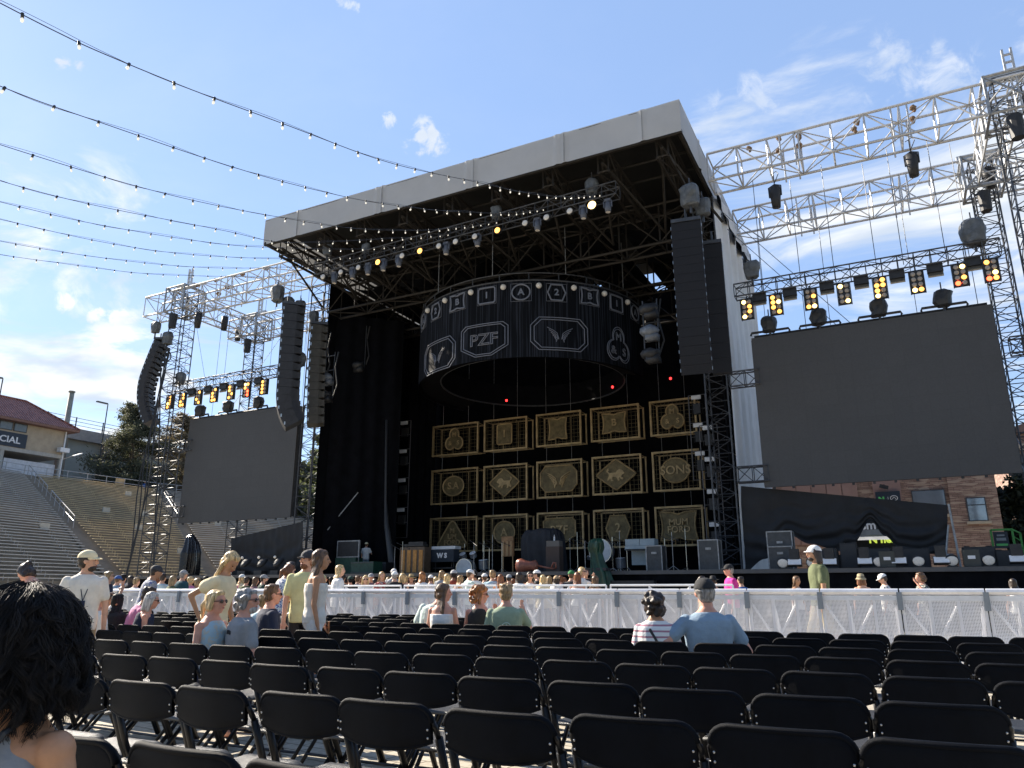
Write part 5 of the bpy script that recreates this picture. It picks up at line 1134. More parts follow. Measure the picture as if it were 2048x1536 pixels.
# ------------------------------------------------------------------ crowd barriers
meshm=mat('perforated_aluminium',(.80,.80,.82),.45,.15,.06,4)
t,p=nodes(meshm); tcn=t.new('ShaderNodeTexCoord').outputs['Object']; sx=t.new('ShaderNodeSeparateXYZ',{0:tcn})
k_=2*PI/.036
pr=t.math('MULTIPLY',t.math('SINE',t.math('MULTIPLY',sx.outputs[0],k_)),t.math('SINE',t.math('MULTIPLY',sx.outputs[2],k_)))
hole=t.math('GREATER_THAN',t.math('ABSOLUTE',pr),.68)
trn=t.new('ShaderNodeBsdfTranslucent',{'Color':(.85,.85,.87,1)}); mb_=t.new('ShaderNodeMixShader',{0:.38,1:p.outputs[0],2:trn.outputs[0]})
mx=t.new('ShaderNodeMixShader',{0:hole,1:mb_.outputs[0],2:t.new('ShaderNodeBsdfTransparent').outputs[0]})
t.l.new(mx.outputs[0],t.n['Material Output'].inputs[0])
aluw=mat('bright_barrier_aluminium',(.78,.78,.80),.38,.35,.08,6)
clampm=mat('grey_clamp',(.25,.28,.31),.5,.3,.1,6)
RY=12.2; RH=1.245; PW=1.045
def barrier_proto():
    o=thing('barrier_panel','silver barrier panel',  'barrier',(0,0,0))
    m=MB(); m.tube((0,0,RH-.035),(PW-.02,0,RH-.035),.045,n=8); m.box((PW/2,-.02,RH-.12),(PW-.03,.03,.07)); part('top_rail',m,aluw,o,False)
    m=MB(); m.add([(0.01,-.03,.06),(PW-.02,-.03,.06),(PW-.02,-.03,RH-.15),(0.01,-.03,RH-.15)],[(0,1,2,3)]); part('mesh_panel',m,meshm,o,False)
    for x in(.02,.36,.70,1.01):
        m=MB(); m.box((x,.01,RH/2-.05),(.04,.04,RH-.12)); part('post',m,aluw,o,False)
    m=MB(); m.tube((.04,.02,RH-.2),(.34,.02,.55),.018,n=5); m.tube((.38,.02,.5),(.68,.02,RH-.22),.018,n=5); m.tube((.5,.02,.05),(.38,.02,.5),.016,n=5); m.tube((.72,.02,.5),(.98,.02,.1),.018,n=5)
    m.tube((.36,.05,1.0),(.36,1.1,.05),.025,n=5); m.tube((.98,.05,1.0),(.98,1.1,.05),.025,n=5); part('brace',m,aluw,o,False)
    m=MB(); m.box((PW/2,.55,.03),(PW-.04,1.1,.02)); part('foot_plate',m,aluw,o,False)
    m=MB(); m.box((PW-.01,-.055,RH-.16),(.07,.04,.24)); part('clamp',m,clampm,o,False)
    return o
bp=barrier_proto(); xr=at(1981,1240,RY).x
for k in range(21):
    o=bp if k==0 else copytree(bp); o.location=(xr+PW*(1-k),RY,.004); tag(o,'silver mesh crowd barrier panel, %s from the right edge of the photo'%(ordn[k] if k<20 else 'twenty-first'),'barrier','mesh barrier panels in front of the crowd')
for k in range(4):
    x=at(640,1172,15.2).x+k*2.6; o=thing('steel_barrier','white steel rail barrier behind the mesh barrier, %s from the left'%ordn[k],'barrier',(x,15.2,0),0,'white rail barriers')
    m=MB(); m.tube((0,0,1.33),(2.5,0,1.33),.025,n=6); part('top_rail',m,whitep,o,False)
    for u in(0,.83,1.66,2.5): m=MB(); m.tube((u,0,0),(u,0,1.33),.02,n=5); part('post',m,whitep,o,False)
    m=MB(); m.tube((.83,0,1.3),(1.2,.5,.8),.02,n=5); m.tube((0,0,.3),(2.5,0,.3),.02,n=5); m.tube((1.66,0,1.3),(1.3,.4,.9),.02,n=5); part('brace',m,whitep,o,False)
# ------------------------------------------------------------------ folding chairs
CH=.82; CW=.225
def chair_proto():
    o=thing('folding_chair','black folding chair','chair')
    # back panel: outline with round upper corners and bulging lower edge
    def edge_top(x):
        a=abs(x)/CW; r=.30
        return CH-.008 if a<1-r else CH-.008-.060*(1-math.sqrt(max(0,1-((a-(1-r))/r)**2)))
    def edge_bot(x):
        a=abs(x)/CW; return CH-.178+.036*a**2.4
    def yb(x,z): return -.028*(1-(x/CW)**2)+.30*(CH-z)*.42
    def f(sgn,off):
        def g(u,v):
            x=CW*math.sin((u*2-1)*PI/2)*.995; z=edge_bot(x)+(edge_top(x)-edge_bot(x))*v
            return V((x,yb(x,z)+off*(1 if .02<v<.98 else .3),z))
        return g
    m=MB(); m.grid(f(1,-.009),20,8); m.grid(lambda u,v:f(1,.009)(1-u,v),20,8)
    # close rim
    n0=(21*9)
    m.path([V((x,yb(x,edge_top(x)),edge_top(x)-.002)) for x in [CW*math.sin(a*PI/2/10) for a in range(-10,11)]],.011,7)
    m.path([V((x,yb(x,edge_bot(x)),edge_bot(x)+.004)) for x in [CW*math.sin(a*PI/2/10) for a in range(-10,11)]],.008,6)
    part('backrest',m,chairm,o,False,True)
    m=MB(); pts=[]
    for a in range(-10,11):
        x=(CW+.004)*math.sin(a*PI/2/10); z=edge_top(min(max(x,-CW),CW)); pts.append(V((x,yb(x,z)+.012,z-.014)))
    m.path([V((-CW-.004,.13*.42,.69))]+[p_ for p_ in pts]+[V((CW+.004,.13*.42,.69))],.0125,7); part('back_frame',m,chairf,o,False,True)
    for s in(-1,1):
        m=MB(); m.path([V((s*(CW+.004),.055,.69)),V((s*(CW+.006),.13,.50)),V((s*(CW+.006),.21,.36)),V((s*(CW+.012),.40,.012))],.0165,7,rx=1.1)
        m.ell((s*(CW+.012),.40,.018),(.022,.022,.018),nu=8,nv=5); part('leg',m,chairf,o,False,True)
        m=MB(); m.path([V((s*(CW-.018),.38,.425)),V((s*(CW-.018),.28,.31)),V((s*(CW-.02),-.02,.012))],.0145,7); m.ell((s*(CW-.02),-.02,.016),(.02,.02,.016),nu=8,nv=5); part('leg',m,chairf,o,False,True)
        for z in(.725,.695): m=MB(); m.ell((s*(CW-.012),yb(CW,z)-.014,z),(.0045,.003,.0045),nu=8,nv=5); part('rivet',m,rivet,o,False)
    m=MB(); m.tube((-CW-.004,.33,.14),(CW+.004,.33,.14),.01,n=6); m.tube((-CW+.02,.05,.09),(CW-.02,.05,.09),.01,n=6); part('cross_bar',m,chairf,o,False)
    m=MB()
    def sf(sg):
        def g(u,v):
            y=.07+.385*v; w_=(.205-.02*v) if v<.85 else (.188-.35*(v-.85)**1.2*.5); x=(u*2-1)*w_
            z=.435+.012*v-.012*math.sin(PI*u)*math.sin(PI*min(1,v*1.2))
            if v>.93: z-=.02*(v-.93)/.07
            if u<.05 or u>.95: z-=.012
            return V((x,y,z+sg*.011))
        return g
    m.grid(sf(1),16,10); m.grid(lambda u,v:sf(-1)(1-u,v),16,10); m.path([sf(0)(u/8,1.) for u in range(9)],.011,6); m.path([sf(0)(0,v/8) for v in range(9)],.011,6); m.path([sf(0)(1,v/8) for v in range(9)],.011,6); m.path([sf(0)(u/8,0) for u in range(9)],.011,6)
    part('seat',m,mat('chair_seat_plastic',(.030,.031,.034),.42,0,.3,9,.45,500,spec=.9),o,False,True)  # paler base than the backrest stands in for sun sheen on the seat
    return o
chp=chair_proto(); first=True
rows=[.62,1.60,2.60,3.55,4.53,5.52,6.50,7.50,8.50,9.48,10.46,11.3]
rown=['row right behind the dark haired woman','nearest full row','second row from the camera','third row from the camera','fourth row from the camera','fifth row from the camera','sixth row from the camera','seventh row from the camera','eighth row from the camera','ninth row, left block','tenth row, left block','left front row by the barrier']
def proj(P):
    X,Y,Z=P[0],P[1],P[2]-EH
    r=X*math.cos(YAW)+Y*math.sin(YAW); d=-X*math.sin(YAW)+Y*math.cos(YAW)
    fw=d*math.cos(PIT)+Z*math.sin(PIT); up=-d*math.sin(PIT)+Z*math.cos(PIT)
    if fw<.1: return(-9999,0)
    return 1024+FOC*r/fw,768-FOC*up/fw
def proj_ok(x,y):
    a=proj((x-.22,y,.78)); b=proj((x+.22,y,.78)); return b[0]>0 and a[0]<2040 and a[0]>-9000
def rn_(n):
    return ordn[n] if n<20 else 'number %d'%(n+1)
for ri,y in enumerate(rows):
    xs=[]
    for k in range(-2,70):
        x=-.19-.487*k+.02+.24-.487*0
        if not proj_ok(x,y): continue
        if ri==0 and not(-1.9<x<-.2): continue
        if ri==9 and x>-5.2: continue
        if ri==10 and x>-5.4: continue
        if ri==11 and x>-7.4: continue
        if ri in(6,7) and x<-9.3: continue
        if ri==5 and x<-10.2: continue
        if ri>=8 and x<-17: continue
        if ri==11 and rnd.random()<.25: continue
        xs.append(x)
    for n,x in enumerate(xs):
        o=chp if first else copytree(chp); first=False
        o.location=(x+rnd.gauss(0,.008),y+rnd.gauss(0,.014)+(.07 if ri==2 and x>-1.3 else 0),.004); o.rotation_euler=(0,0,rnd.gauss(0,.035)+(.12*rnd.gauss(0,1) if ri>9 else 0))
        tag(o,'black folding chair, %s from the right in %s'%(rn_(n),'the '+rown[ri]),'chair','black folding chairs set out in rows')
# ------------------------------------------------------------------ people
hairc={'black':(.012,.011,.012),'dark':(.035,.022,.015),'brown':(.13,.07,.034),'auburn':(.20,.075,.03),'ginger':(.36,.15,.05),'blond':(.60,.42,.20),'dblond':(.32,.21,.10),'grey':(.27,.25,.23),'silver':(.46,.43,.39)}
def hairm(c):
    n='hair_'+c
    if n in MATS: return MATS[n]
    m=mat(n,hairc[c],.42 if c!='black' else .6,0,.2,10,spec=.5 if c!='black' else .25); t,p=nodes(m); tcn=t.new('ShaderNodeTexCoord').outputs['Object']
    mp=t.new('ShaderNodeMapping',{'Vector':tcn,'Scale':(60,60,7)}).outputs[0]; nz=t.new('ShaderNodeTexNoise',{'Vector':mp,'Scale':1.,'Detail':4.}).outputs[0]
    cc=hairc[c]; t.l.new(t.mix(t.ramp(nz,.3,.7),tuple(x*.45 for x in cc)+(1,),tuple(min(1,x*1.5) for x in cc)+(1,)),p.inputs['Base Color'])
    t.l.new(t.new('ShaderNodeBump',{'Strength':.7,'Distance':.01,'Height':nz}).outputs[0],p.inputs['Normal']); return m
CL={'white':(.84,.83,.80),'cream':(.86,.73,.46),'offwhite':(.80,.75,.66),'mint':(.66,.78,.70),'lightblue':(.42,.58,.66),'denim':(.24,.33,.42),'blue':(.04,.11,.34),'navy':(.018,.025,.055),'black':(.018,.018,.02),'grey':(.30,.305,.315),'lgrey':(.40,.41,.42),'teal':(.015,.075,.10),'sage':(.30,.37,.25),'olive':(.12,.14,.065),'khaki':(.40,.33,.20),'yellowgreen':(.66,.66,.34),'pink':(.60,.22,.38),'magenta':(.72,.04,.30),'rust':(.26,.05,.03),'mauve':(.24,.13,.15),'red':(.35,.03,.04),'green':(.03,.20,.06),'dgreen':(.03,.06,.045),'straw':(.45,.34,.17),'charcoal':(.045,.045,.05),'tan':(.42,.30,.18),'orange':(.42,.16,.06)}
def clothm(c):
    pat=None
    if '/' in c: c0,pat=c.split('/')
    else: c0=c
    n='cloth_'+c.replace('/','_')
    if n in MATS: return MATS[n]
    m=col(n,CL[c0],.85,var=.12,scale=5,bump=.9,bscale=9)
    if pat:
        t,p=nodes(m); tcn=t.new('ShaderNodeTexCoord').outputs['Object']
        if pat.startswith('stripe'):
            w_=t.new('ShaderNodeTexWave',{'Vector':tcn,'Scale':6.5,'Distortion':.6},bands_direction='Z').outputs[0]; fac=t.ramp(w_,.72,.8); c2=(.45,.22,.27,1)
        else:
            v_=t.new('ShaderNodeTexNoise',{'Vector':tcn,'Scale':34.,'Detail':2.}).outputs[0]; fac=t.ramp(v_,.52,.58); c2={'floral':(.10,.13,.35,1),'bw':(.05,.06,.08,1),'pale':(.55,.56,.50,1),'blue':(.30,.42,.5,1)}[pat]
        t.l.new(t.mix(fac,(*CL[c0],1),c2),p.inputs['Base Color'])
    return m
eyem=mat('eye_dark',(.03,.02,.015),.2); shadem=mat('sunglass_lens',(.01,.01,.012),.08,0,spec=.8); lipm=mat('lip',(.42,.13,.12),.5)
def person(label,px,ytop,d,face=0.,pose='stand',sex='m',sk='fair',hair='brown',style='short',hat=None,top='white',sleeve='short',bottom='navy',blen='long',lean=0.,side=0.,hyaw=0.,hpit=0.,armL=None,armR=None,glass=False,beard=None,vox=.019,h=None,detail=False,extra=None,turn=0.,strap=False):
    q=atd(px,d); ztop=EH+(1178-ytop)/1536.*d; az=-(px-1024)/1536.
    P=thing('person','person '+label,'person',(q.x,q.y,0.),YAW-R(face))
    f=sex=='f'
    hat_h=.03 if hat else .012
    if h is None:
        if pose=='stand': h=(ztop-hat_h)/(1 if abs(lean)<.15 else (.53+.47*math.cos(lean)))
        else: h=(ztop-hat_h-.44)/( .50)*1.0; h=max(1.5,min(2.0,h))
        h=max(1.45,min(2.02,h)) if pose!='deck' else 1.78
    s=h/1.75
    sit=pose=='sit'
    hip=V((0,0,.93*s if not sit else (ztop-hat_h)-.82*s*math.cos(lean)))
    if sit: hip.z=max(.48,hip.z)
    if pose=='deck': P.location.z=DK
    Rt=Matrix.Rotation(-lean,3,'X')@Matrix.Rotation(side,3,'Y')@Matrix.Rotation(-turn,3,'Z')
    ux=Rt@V((1,0,0)); uy=Rt@V((0,1,0))
    def T(t,x=0.,y=0.): return hip+Rt@V((x*s,y*s,t*s))
    hipw,waw,chw,shw=(.165,.125,.150,.150) if f else (.158,.148,.172,.180)
    rings=[(-.10,hipw*.7,.09),(-.04,hipw,.115),(.04,hipw,.118),(.14,waw,.10 if f else .108),(.24,(waw+chw)/2,.108),(.33,chw,.122 if f else .118),(.42,shw,.112),(.475,shw*.97,.098),(.515,shw*.72,.082),(.545,.085,.066),(.57,.062,.058)]
    sj=.182 if not f else .158
    B=MB()
    B.loft([(T(t),a*s,b*s,ux,uy) for t,a,b in rings],16)
    B.cap(T(.50,0,.0),T(.64,0,.018),.062*s,.055*s)
    Hc=T(.690,0,.035); HR=Rt@Matrix.Rotation(-hyaw+turn*.0,3,'Z')@Matrix.Rotation(hpit,3,'X')
    def Hd(x,y,z): return Hc+HR@V((x*s,y*s,z*s))
    B.ell(Hd(0,-.005,.028),(.078*s,.096*s,.092*s),HR,14,10); B.ell(Hd(0,.025,-.045),(.055*s,.066*s,.068*s),HR,12,8); B.ell(Hd(0,.055,-.085),(.028*s,.026*s,.024*s),HR)
    B.cap(Hd(0,.088,.02),Hd(0,.108,-.018),.011*s,.016*s,8); B.ell(Hd(0,.078,.038),(.05*s,.016*s,.012*s),HR)
    for g_ in(-1,1): B.ell(Hd(g_*.075,-.005,-.005),(.014*s,.024*s,.032*s),HR); B.ell(Hd(g_*.035,.065,-.02),(.022*s,.02*s,.02*s),HR)
    B.ell(Hd(0,.082,-.052),(.024*s,.014*s,.012*s),HR)
    arms=[]
    for g_,arm in((-1,armL),(1,armR)):
        if arm is None: arm=((g_*.18,.05,-1),(g_*.05,.22,-1)) if not sit else ((g_*.22,.15,-1),(-g_*.25,1,-.25))
        ud=(Rt@V(arm[0]).normalized()) if len(arm)<3 else V(arm[0]).normalized(); fd=(Rt@V(arm[1]).normalized()) if len(arm)<3 else V(arm[1]).normalized()
        S=T(.462,g_*sj); E=S+ud*.285*s; W=E+fd*.25*s; k=.86 if f else 1.
        B.ell(S,(.055*s*k,.055*s*k,.055*s*k)); B.cap(S,E,.050*s*k,.038*s*k); B.cap(E,W,.039*s*k,.026*s*k)
        bx=fd.cross(V((0,0,1))); bx=bx.normalized() if bx.length>.1 else V((1,0,0)); nx_=fd.cross(bx).normalized()
        Mh=Matrix((bx,fd,nx_)).transposed(); B.ell(W+fd*.045*s,(.038*s*k,.052*s*k,.019*s*k),Mh)
        for i in range(4):
            a=W+fd*.08*s+bx*(i-1.5)*.019*s; L=(.062,.072,.068,.052)[i]*s; kn=a+fd*L*.55-nx_*.008*s; B.cap(a,kn,.0092*s,.0085*s,6); B.cap(kn,kn+(fd*.6-nx_*.75).normalized()*L*.5,.0085*s,.0075*s,6)
        a=W+fd*.03*s-bx*.034*s*g_; B.cap(a,a+(fd*.8-bx*.6*g_).normalized()*.055*s,.011*s,.009*s,6)
        arms.append((S,E,W,k))
    legs=[]
    for g_ in(-1,1):
        Hj=hip+V((g_*.09*s,0,-.03*s))
        if sit: K=hip+V((g_*.13*s,.43*s,.02)); A=V((g_*.13*s,.42*s,.09)); 
        else: K=V((g_*.095*s,.03*s,.50*s)); A=V((g_*.10*s,-.01,.09*s))
        if pose=='walk': K=V((g_*.09*s,.10*s*g_+.05,.50*s)); A=V((g_*.09*s,.26*s*g_-.04,.09*s))
        B.cap(Hj,K,.082*s if not f else .085*s,.054*s); B.cap(K,A,.052*s,.036*s); B.ell(K.lerp(A,.3)+V((0,-.018*s,0)),(.05*s,.052*s,.11*s))
        B.ell(A+V((0,.065*s,-.055*s)),(.042*s,.12*s,.036*s)); legs.append((Hj,K,A))
    skm=skin(sk)
    body=part('body',remesh(B,vox,skm,'body',2),None,P,False)
    i_=.016
    tm=clothm(top)
    C=MB()
    lo=-.06 if sleeve!='crop' else .10
    tank=sleeve in('tank','strap','crop')
    rr_=[(t,a+i_+(.012 if not tank else 0),b+i_+.006) for t,a,b in rings if t>=lo and t<(.50 if not tank else .43)]
    if not tank: rr_=[(lo-.02,rr_[0][1]*.98,rr_[0][2])]+rr_+[(.522,.125,.092),(.540,.092,.078)]
    if sleeve in('tank','crop'): rr_=rr_+[(.468,shw*.86,.128),(.502,shw*.70,.112),(.515,shw*.5,.10)]
    C.loft([(T(t),a*s,b*s,ux,uy) for t,a,b in rr_],18)
    if not tank:
        for (S,E,W,k) in arms:
            C.ell(S,(.061*s*k,)*3)
            if sleeve=='long': C.cap(S,E,.064*s*k,.052*s*k); C.cap(E,W,.052*s*k,.040*s*k)
            elif sleeve=='frill': C.cap(S,S.lerp(E,.35),.072*s,.085*s)
            else: C.cap(S,S.lerp(E,.62),.059*s*k,.063*s*k)
    elif 0: pass
    else:
        if sleeve!='strap':
            for g_ in(-1,1):
                C.cap(T(.36,g_*.075,.10),T(.49,g_*.075,.0),.03*s,.028*s,8); C.cap(T(.49,g_*.075,.0),T(.36,g_*.07,-.09),.028*s,.035*s,8)
        else:
            for g_ in(-1,1): C.cap(T(.36,g_*.07,.11),T(.50,g_*.07,.0),.012*s,.012*s,8); C.cap(T(.50,g_*.07,.0),T(.36,g_*.065,-.10),.012*s,.012*s,8)
    part('shirt' if not tank else 'vest_top',remesh(C,vox,tm,'shirt',1),None,P,False)
    if strap: m=MB(); m.path([T(.50,-.07,.02),T(.46,-.06,-.12),T(.30,.03,-.145),T(.12,.13,-.12),T(.02,.19,-.02)],.014*s,6); part('bag_strap',m,blk,P,False)
    C=MB(); C.loft([(T(t),(a+i_)*s,(b+i_)*s,ux,uy) for t,a,b in rings if t<.10],16)
    for Hj,K,A in legs:
        if blen=='long': C.cap(Hj,K,.098*s,.07*s); C.cap(K,A.lerp(K,.05),.07*s,.06*s)
        elif blen=='short': C.cap(Hj,Hj.lerp(K,.45),.100*s,.09*s)
        else: C.cap(Hj,K,.1*s,.085*s)
    part('trousers' if blen=='long' else 'shorts',remesh(C,vox,clothm(bottom),'shorts',1),None,P,False)
    # hair
    hm=hairm(hair); C=MB(); rr=random.Random(int(px*7+ytop))
    if style!='bald':
        C.ell(Hd(0,-.020,.044 if not hat else .015),(.086*s,.096*s,(.092 if not hat else .065)*s),HR,14,10)
        if style in('short',):
            C.ell(Hd(0,-.045,-.02),(.074*s,.062*s,.065*s),HR)
            for g_ in(-1,1): C.ell(Hd(g_*.066,.0,.02),(.02*s,.03*s,.04*s),HR)
            for k in range(0 if hat else 14): a=rr.uniform(0,2*PI); C.ell(Hd(.06*math.cos(a),-.02+.06*math.sin(a),.09+.012*rr.random()),(.026*s,)*3)
        if style in('long','vlong','pony','bob','curly','bun','bigcurl'):
            C.ell(Hd(0,-.04,-.02),(.085*s,.07*s,.09*s),HR); (None if hat else C.ell(Hd(0,.035,.088),(.062*s,.045*s,.035*s),HR))
            for g_ in(-1,1): C.cap(Hd(g_*.068,.01,.05),Hd(g_*.078,-.015,-.06),.026*s,.028*s)
        if style in('long','vlong'):
            L=.30 if style=='long' else .42
            for k in range(13):
                u=(k/12)*2-1; a=Hd(u*.075,-.05+.035*abs(u),-.04); b=a+Rt@V((u*.035*s,(-.075+.03*abs(u))*s,-L*rr.uniform(.75,1.08)*s)); mid=a.lerp(b,.5)+Rt@V((rr.uniform(-.012,.012),-.03*s,0)); C.cap(a,mid,.028*s,.027*s,7); C.cap(mid,b,.027*s,.010*s,7)
        if style=='bob':
            for k in range(11):
                a0=PI*(k/10)+0.; x=.085*math.cos(a0); y=-.02-.075*math.sin(a0); a=Hd(x*.9,y*.9,.02); C.cap(a,Hd(x*1.12,y*1.05,-.125+rr.uniform(-.015,.01)),.034*s,.026*s,7)
        if style in('curly','bigcurl'):
            for k in range(46 if style=='curly' else 70):
                a=rr.uniform(0,2*PI); e=rr.uniform(-.75,1.2); R_=(.098 if style=='curly' else .118)*s; x=R_*math.cos(a)*math.cos(e); y=R_*math.sin(a)*math.cos(e); z=R_*math.sin(e)
                if (y>.045*s and z<.055*s) or (hat and z>.03*s): continue
                C.ell(Hc+HR@V((x,y-.025*s,z+.015*s-(.035*s if e<0 else 0))),(.030*s*rr.uniform(.7,1.2),)*3,None,8,6)
        if style=='bun': C.ell(Hd(0,-.10,.07),(.045*s,.045*s,.04*s),HR)
        if style=='pony': C.cap(Hd(0,-.10,.03),Hd(0,-.15,-.03),.028*s,.034*s); C.cap(Hd(0,-.15,-.03),Hd(0,-.15,-.17),.034*s,.012*s)
        C.v=[tuple(V(v)+V((noise.noise(V(v)*28),noise.noise(V(v)*28+V((5,0,0))),noise.noise(V(v)*12)))*.010) for v in C.v]
        part('hair',remesh(C,vox*.8,hm,'hair',1),None,P,False)
    if beard: C=MB(); C.ell(Hd(0,.045,-.078),(.05*s,.055*s,.045*s),HR); C.ell(Hd(0,.078,-.038),(.028*s,.016*s,.010*s),HR); part('beard',remesh(C,vox*.7,hairm(beard),'beard',1),None,P,False)
    if glass:
        m=MB()
        for g_ in(-1,1): m.ell(Hd(g_*.034,.092,.012),(.028*s,.008*s,.020*s),HR,10,6); m.tube(Hd(g_*.062,.088,.016),Hd(g_*.078,.0,.012),.004*s,n=4)
        m.tube(Hd(-.03,.098,.016),Hd(.03,.098,.016),.004*s,n=4); part('sunglasses',m,shadem,P,False,True)
    elif detail:
        for g_ in(-1,1): m=MB(); m.ell(Hd(g_*.031,.083,.012),(.011*s,.006*s,.006*s),HR,8,6); part('eye',m,eyem,P,False,True)
    if detail: m=MB(); m.ell(Hd(0,.0935,-.052),(.021*s,.006*s,.007*s),HR,8,6); part('mouth',m,lipm,P,False,True)
    if hat:
        hk,hc=hat.split(':'); hmt=clothm(hc); m=MB()
        if hk in('cap','capb','trucker'):
            sg=1 if hk!='capb' else -1
            n=16; vs=[];fs=[]
            for i in range(6):
                e=PI/2*i/5.; 
                for j in range(n): a=2*PI*j/n; vs.append(Hd(.094*math.cos(a)*math.cos(e),-.012+.110*math.sin(a)*math.cos(e),.038+.094*math.sin(e)))
            for i in range(5):
                for j in range(n): fs.append((i*n+j,i*n+(j+1)%n,(i+1)*n+(j+1)%n,(i+1)*n+j))
            m.add(vs,fs); crown=part('cap',m,hmt,P,False,True)
            m=MB(); vs=[];fs=[]
            for i in range(2):
                for k in range(9): a=PI*(k/8)*.86+.22; r_=(1.0,1.62)[i]; vs.append(Hd(.088*math.cos(a)*(1 if i==0 else .92),sg*(.100*math.sin(a)*r_-.0)-.012,.046-.014*i-.01*abs(math.cos(a))))
            for k in range(8): fs.append((k,k+1,9+k+1,9+k))
            n0=len(vs); vs=vs+[v+V((0,0,-.007)) for v in vs]; fs=fs+[tuple(i+n0 for i in f_)[::-1] for f_ in fs]
            fs+=[(9+k,9+k+1,n0+9+k+1,n0+9+k) for k in range(8)]
            m.add(vs,fs); part('brim',m,hmt if hk!='trucker' else clothm('black'),crown,False)
        if hk in('brim','bucket'):
            n=20; prof=[(.001,.145),(.055,.142),(.078,.12),(.088,.055),(.10,.045),(.155,.032) if hk=='brim' else (.125,.0),(.175,.05) if hk=='brim' else (.13,-.006),(.10,.035)]
            vs=[Hd(r_*math.cos(2*PI*j/n)*.98,-.01+r_*math.sin(2*PI*j/n)*1.06,z_+(.012*math.cos(4*PI*j/n) if r_>.12 else 0)) for r_,z_ in prof for j in range(n)]
            fs=[(i*n+j,i*n+(j+1)%n,(i+1)*n+(j+1)%n,(i+1)*n+j) for i in range(len(prof)-1) for j in range(n)]; m.add(vs,fs); crown=part('hat',m,hmt,P,False,True)
            m=MB(); m.path([Hd(.092*math.cos(2*PI*j/n),-.01+.098*math.sin(2*PI*j/n),.06) for j in range(n)],.008,5,closed=True); part('band',m,clothm('black'),crown,False)
    if extra: extra(P,T,Hd,arms,s)
    return P
UP=lambda g:((g*.5,.35,-.2),(-g*.55,.35,.8))
# ---- people between the chairs and the barrier
def tee_text(txt,size,arc,mt,z=.34,yy=-.145):
    def f(P,T,Hd,arms,s):
        vs,fs=textgeo(txt,size,.002,bold=.003); m=MB()
        m.add([T(z+v.y-arc*v.x*v.x*10,v.x,yy-v.z+3.6*v.x*v.x) for v in vs],fs); part('shirt_print',m,mt,P,False)
    return f
def ringlogo(P,T,Hd,arms,s):
    m=MB(); m.path([T(.30+.055*math.sin(a*.4),.055*math.cos(a*.4)+.0,-.139) for a in range(16)],.004,4,closed=True); m.path([T(.30+.025*math.sin(a*.8),.025*math.cos(a*.8),-.141) for a in range(8)],.005,4,closed=True); m.path([T(.34,0,-.14),T(.26,0,-.14)],.004,4); m.path([T(.30,-.045,-.139),T(.30,.045,-.139)],.004,4); part('shirt_print',m,clothm('mint'),P,False)
def lanyard(P,T,Hd,arms,s):
    m=MB(); m.path([T(.50,-.06,.06),T(.36,-.03,.14),T(.24,0,.145)],.005,4); m.path([T(.50,.06,.06),T(.36,.03,.14),T(.24,0,.145)],.005,4); m.box(T(.21,0,.15),(.05,.01,.07)); part('lanyard',m,clothm('navy'),P,False)
def bracelets(P,T,Hd,arms,s):
    m=MB()
    for k in range(3): c=arms[0][2].lerp(arms[0][1],.1+.1*k); m.ell(c,(.04,.04,.012),None,10,5)
    part('bracelet',m,clothm('orange'),P,False)
VN=.0115
person('standing in a white polo, cream cap, dark beard and lanyard, looking right',168,1096,8.6,150,'stand','m','fair','dark','short','cap:cream','offwhite','short','khaki','knee',hyaw=R(-75),beard='dark',vox=VN,detail=True,extra=lanyard,armL=((-.22,0,-1),(-.05,.15,-1)),armR=((.3,-.1,-1),(.1,.3,-1)))
person('bending forward at the far left with dark tied hair and bare shoulders',96,1134,9.4,-75,'stand','f','pink','dark','bun',None,'lgrey','strap','navy','long',lean=.55,hpit=-.35,vox=VN,detail=True,h=1.68)
person('in a black cap and sunglasses seated at the left, seen from the side',160,1172,10.3,70,'sit','m','pink','dark','short','cap:black','charcoal','short','navy','long',glass=True,vox=VN)
person('in a wide dark hat and white blouse seated with a black bag strap',196,1174,9.9,20,'sit','f','pink','dark','short','brim:charcoal','white','long','khaki','long',strap=True,vox=VN)
person('seated behind the wide dark hat, raising a white sleeved arm to his head',219,1182,11.0,60,'sit','m','tan','brown','short',None,'white','short','navy','long',armR=((.5,.3,.5),(-.6,.2,.75)),vox=VN)
person('with long straight black hair seated, seen from behind',236,1184,10.8,10,'sit','f','fair','black','long',None,'black','short','navy','long',vox=VN)
person('in a pink polo with short dark hair seated and turned to the right',268,1170,10.6,60,'sit','m','tan','dark','short',None,'pink','short','navy','long',lean=.25,vox=VN,detail=True)
person('with a silver blond bob and navy sleeveless top seated beside the pink polo',289,1181,10.2,65,'sit','f','pink','silver','bob',None,'navy','tank','navy','long',lean=.12,vox=VN,glass=True)
person('standing, long blond hair hanging forward, pale yellow ruffled blouse, hand on hip',432,1101,8.5,100,'stand','f','tan','blond','vlong',None,'cream','frill','cream','short',lean=.16,hpit=-.55,hyaw=R(12),vox=VN,detail=True,extra=bracelets,armR=((.35,-.85,-.75),(-.15,.55,-.85)),armL=((-.1,.2,-1),(.1,.5,-.8)))
person('blond woman in sunglasses and pale patterned sleeveless top seated, looking right',430,1176,7.35,115,'sit','f','pink','blond','pony',None,'lightblue/pale','tank','navy','long',hyaw=R(-10),glass=True,vox=VN,detail=True)
person('grey haired man in sunglasses and grey tee seated next to the blond woman',492,1173,7.3,50,'sit','m','pink','grey','curly',None,'grey','short','navy','long',hyaw=R(42),glass=True,vox=VN,detail=True,beard='silver',extra=tee_text('AS VEGAS',.046,.35,clothm('black'),.40,-.142))
